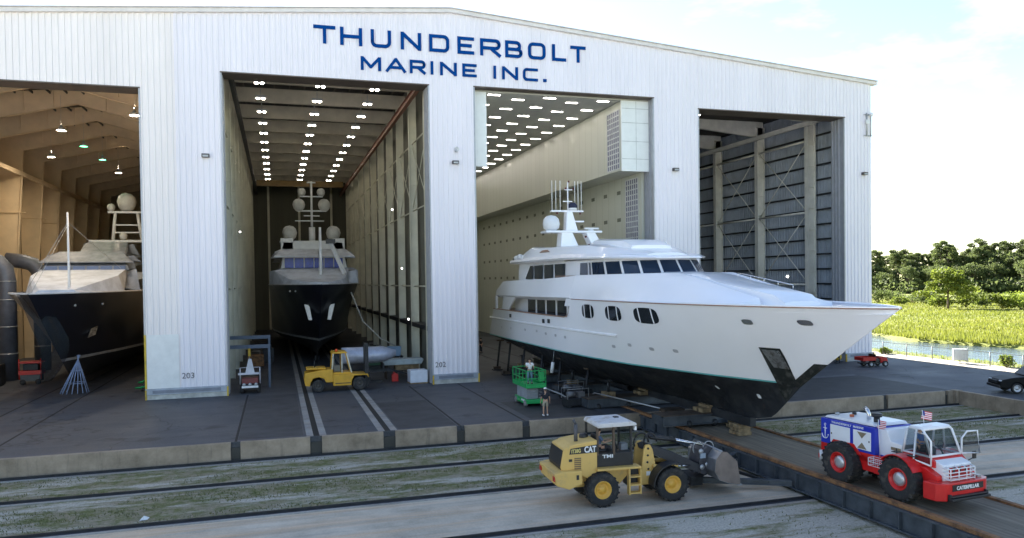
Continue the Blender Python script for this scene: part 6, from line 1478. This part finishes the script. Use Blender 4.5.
def tree(name, label, cat, h, cr, kind, mat, seed, leaf, n, group=None):
    rg = random.Random(seed); t = thing(name, label, cat, (0,0,0), 0, group)
    tk = MB(); lean = rg.uniform(-.04,.04)*h; tr_ = .018*h+.05
    trunk = [(lean*u*u, lean*.5*u, h*u*.93) for u in (0,.2,.4,.6,.8,1)]; tk.tube(trunk, [tr_*(1.25-1.05*u) for u in (0,.2,.4,.6,.8,1)], 7)
    cw_ = MB()
    if kind == 'pine':
        m_ = 17
        for i in range(m_):
            u = .50+.5*(i+rg.random()*.6)/m_; a = rg.uniform(0,6.28); rad = cr*(1.0-.55*max(0,(u-.62)/.38))*rg.uniform(.35,1.0)
            c = (lean*u*u+math.cos(a)*rad, math.sin(a)*rad, h*min(.97,u+.02)); tk.tube([(lean*u*u, 0, h*(u-.06)), c], [tr_*.3,.04], 5)
            s = cr*rg.uniform(.26,.46); leaves(cw_, c, (s,s,s*.55), n//m_, leaf, rg)
    elif kind == 'oak':
        m_ = 20
        for i in range(m_):
            a = rg.uniform(0,6.28); e = rg.uniform(-.5,1.45); rad = cr*rg.uniform(.45,.85)
            c = (math.cos(a)*math.cos(e)*rad, math.sin(a)*math.cos(e)*rad, h*.58+math.sin(e)*h*.33); tk.tube([(0,0,h*.35), c], [tr_*.4,.05], 5)
            s = cr*rg.uniform(.28,.5); leaves(cw_, c, (s,s,s*.75), n//m_, leaf, rg)
    elif kind == 'layer':
        m_ = 20
        for i in range(m_):
            u = .35+.62*i/m_; a = i*2.4; rad = cr*(1.05-.75*((u-.35)/.62)**1.3)*rg.uniform(.4,1.0)
            c = (math.cos(a)*rad, math.sin(a)*rad, h*u); tk.tube([(0,0,h*(u-.08)), c], [tr_*.35,.04], 5)
            s = cr*rg.uniform(.28,.42); leaves(cw_, c, (s,s,s*.38), n//m_, leaf, rg)
    else:
        m_ = 12
        for i in range(m_):
            a = rg.uniform(0,6.28); rad = cr*rg.uniform(.1,.75); c = (math.cos(a)*rad, math.sin(a)*rad, h*rg.uniform(.3,.75)); tk.tube([(0,0,.1), c], [.06,.03], 4)
            s = cr*rg.uniform(.3,.5); leaves(cw_, c, (s,s,h*.28), n//m_, leaf, rg)
    tk.build('trunk', BARK, t); cw_.build('crown', mat, t, normals=False); return t
def polar(px, d, z=-1.5):
    """place by bearing from the quay corner and distance"""
    a = .2949 + math.atan((px-505)/750.7); return (-3.97+d*math.sin(a), -62+d*math.cos(a), z)
rg = random.Random(11)
protos = [('pine_tree',26,5.5,'pine',FOLD),('pine_tree',24,6.0,'pine',FOLM),('broadleaf_tree',19,8,'oak',FOLD),('broadleaf_tree',17,7.5,'oak',FOLM),('pine_tree',27,5,'pine',FOLD)]
kindlab = {'pine_tree': 'tall dark pine with open clumped crown in the wood beyond the marsh', 'broadleaf_tree': 'rounded dark green broadleaf tree in the wood beyond the marsh'}
pt = [tree(nm, kindlab[nm], 'tree', h_, c_, kd, mt, 40+i, .85, 2600, 'pines in the wood beyond the marsh' if nm[0] == 'p' else 'broadleaf trees in the wood beyond the marsh') for i, (nm, h_, c_, kd, mt) in enumerate(protos)]
used = set(); spots = []
px = 852
while px < 1085:
    for row, d0 in enumerate((446, 462, 482)):
        spots.append((px+rg.uniform(-4,4)+row*3, d0+rg.uniform(-6,6), row))
    px += 8.2
for i, (px, d, row) in enumerate(spots):
    j = rg.choice([2,3,2,3,1] if row == 0 else [0,1,4,0,2]); s = rg.uniform(.80,1.05)*(.78 if row == 0 else 1)*(1.0+.14*max(0,(px-960)/70) if px > 940 else .93)
    if px < 905: s *= .96
    loc = polar(px, d); rz = rg.uniform(0,6.28)
    if j not in used: used.add(j); o = pt[j]; o.location = loc; o.rotation_euler = (0,0,rz); o.scale = (s,s,s)
    else: dup(pt[j], loc, rz, None, s)
for j in range(5):
    if j not in used: pt[j].location = polar(1000+j*6, 470)
# thick understorey at the foot of the wood: one mass
k = MB()
for i in range(170):
    p = polar(845+rg.random()*245, 436+rg.uniform(-6,40)); leaves(k, (p[0],p[1],p[2]+rg.uniform(1.5,6)), (5,5,3.2), 60, 1.5, rg)
o = k.build('understorey', FOLD, normals=False); tag(o, 'dark tangled undergrowth along the foot of the distant wood', 'undergrowth', None, 'stuff')
bt = tree('yellow_green_tree', 'bright yellow green tree with layered crown standing alone in the marsh', 'tree', 11.6, 6.6, 'layer', FOLL, 5, .75, 3600)
bt.location = polar(948, 248)
lab_b = [(878,300,5.5,6,'rounded mid green bush in the marsh just right of the hangar corner'),(893,318,4.2,5,'low green bush behind the marsh, second from the hangar corner'),(912,300,4.5,6,'dark green bush left of the bright tree'),(926,288,4.0,4.5,'small bush at the left foot of the bright tree'),(966,262,5.4,5.2,'light green bush right of the bright tree'),(939,262,4.6,4,'light green bush in front of the bright tree trunk'),(985,275,3.2,5,'low olive bush in the marsh right of the bright tree'),(1003,250,4.8,5,'yellow green bush near the right edge of the marsh'),(1021,246,5.2,5,'yellow green bush at the right edge of the photo'),(899,286,2.6,4,'small pale bush between the two nearest the hangar'),(1045,250,5,5,'yellow green bush just outside the right edge')]
for i, (px, d, h_, c_, lb) in enumerate(lab_b):
    b_ = tree('marsh_bush', lb, 'bush', h_, c_, 'bush', FOLL if i in (4,5,7,8,9,10) else FOLM, 70+i, .7, 900, 'bushes in the marsh'); b_.location = polar(px, d)
for i, (x, y, h_, c_, lb) in enumerate([(59.6,-13.0,2.0,1.0,'leafy shrub by the fence at the right edge above the pickup'),(59.9,-9.6,1.2,.9,'thin yellow shrub by the fence right of the cabinet'),(60.0,-16.2,1.7,1.1,'dense shrub by the fence behind the pickup'),(55.9,5.5,3.4,1.0,'dark green shrub against the right corner of the hangar'),(59.4,4.2,.8,.8,'low tuft at the start of the fence by the hangar')]):
    b_ = tree('path_shrub', lb, 'shrub', h_, c_, 'bush', FOLM if i in (0,2,3) else FOLL, 90+i, .22, 700, 'shrubs along the waterside path'); b_.location = (x, y, 0)
# marsh grass
k = MB()
for i in range(48000):
    px = 850+rg.random()*240; u = rg.random()**2.0; a = .2949+math.atan((px-505)/750.7)
    d = 116+u*215; x, y = -3.97+d*math.sin(a), -62+d*math.cos(a)
    if x < 95.6 + 3*math.sin((y+300)/7*.9) + (y-20)*-.03: continue
    h_ = rg.uniform(.2,.6)*(1.5 if x < 106 else 1)*(1+.25*math.sin(x*.09)*math.cos(y*.07)); w_ = rg.uniform(.06,.16)*(1+u); b = rg.uniform(0,6.28)
    dx, dy = math.cos(b)*w_, math.sin(b)*w_; l = rg.uniform(-.3,.3)
    k.add([(x-dx,y-dy,-1.55),(x+dx,y+dy,-1.55),(x+l,y+l*.5,-1.5+h_)], [(0,1,2)])
o = k.build('marsh_grass', foliage('marsh_blades', (.17,.20,.03), (.22,.25,.035), (.29,.29,.055), .45, .03), normals=False); tag(o, 'tall bright yellow green marsh grass', 'marsh grass', None, 'stuff')
k = MB()
for i in range(5200):
    x = rg.uniform(60.1, 66); y = rg.uniform(-45, 45); h_ = rg.uniform(.1,.45)*(1 if x < 62 else .8); b = rg.uniform(0,6.28); w_ = .06; dx, dy = math.cos(b)*w_, math.sin(b)*w_
    z = .0 if x < 62 else -.2*(x-62)
    k.add([(x-dx,y-dy,z-.05),(x+dx,y+dy,z-.05),(x+rg.uniform(-.1,.1),y,z+h_)], [(0,1,2)])
o = k.build('bank_grass', FOLL, normals=False); tag(o, 'rough grass on the bank behind the path', 'grass', None, 'stuff')
# short weeds between the crane rails
from mathutils import noise as mn
k = MB()
n = 0
while n < 16000:
    x = rg.uniform(-24, 43.5); y = rg.choice([rg.uniform(-23.3,-19.3), rg.uniform(-28.6,-24.0), rg.uniform(-28.6,-24.0), rg.uniform(-44,-35.2)])
    if 18 < x < 22.5: continue
    f = mn.fractal(Vector((x*.16, y*.62, .3)), 1.0, 2.0, 5)+.35*mn.noise(Vector((x*1.2, y*1.6, 0)))
    if f < (.02 if y > -30 else .22): n += .12; continue
    n += 1; h_ = rg.uniform(.03,.11); w_ = rg.uniform(.012,.03); b = rg.uniform(0,6.28); dx, dy = math.cos(b)*w_, math.sin(b)*w_
    k.add([(x-dx,y-dy,-1.0),(x+dx,y+dy,-1.0),(x+rg.uniform(-.05,.05),y+rg.uniform(-.05,.05),-1.0+h_)], [(0,1,2)])
o = k.build('yard_grass', foliage('yard_blades', (.11,.13,.038), (.17,.19,.065), (.26,.25,.12), .4, .6), normals=False); tag(o, 'patchy short grass growing between the crane rails', 'grass', None, 'stuff')
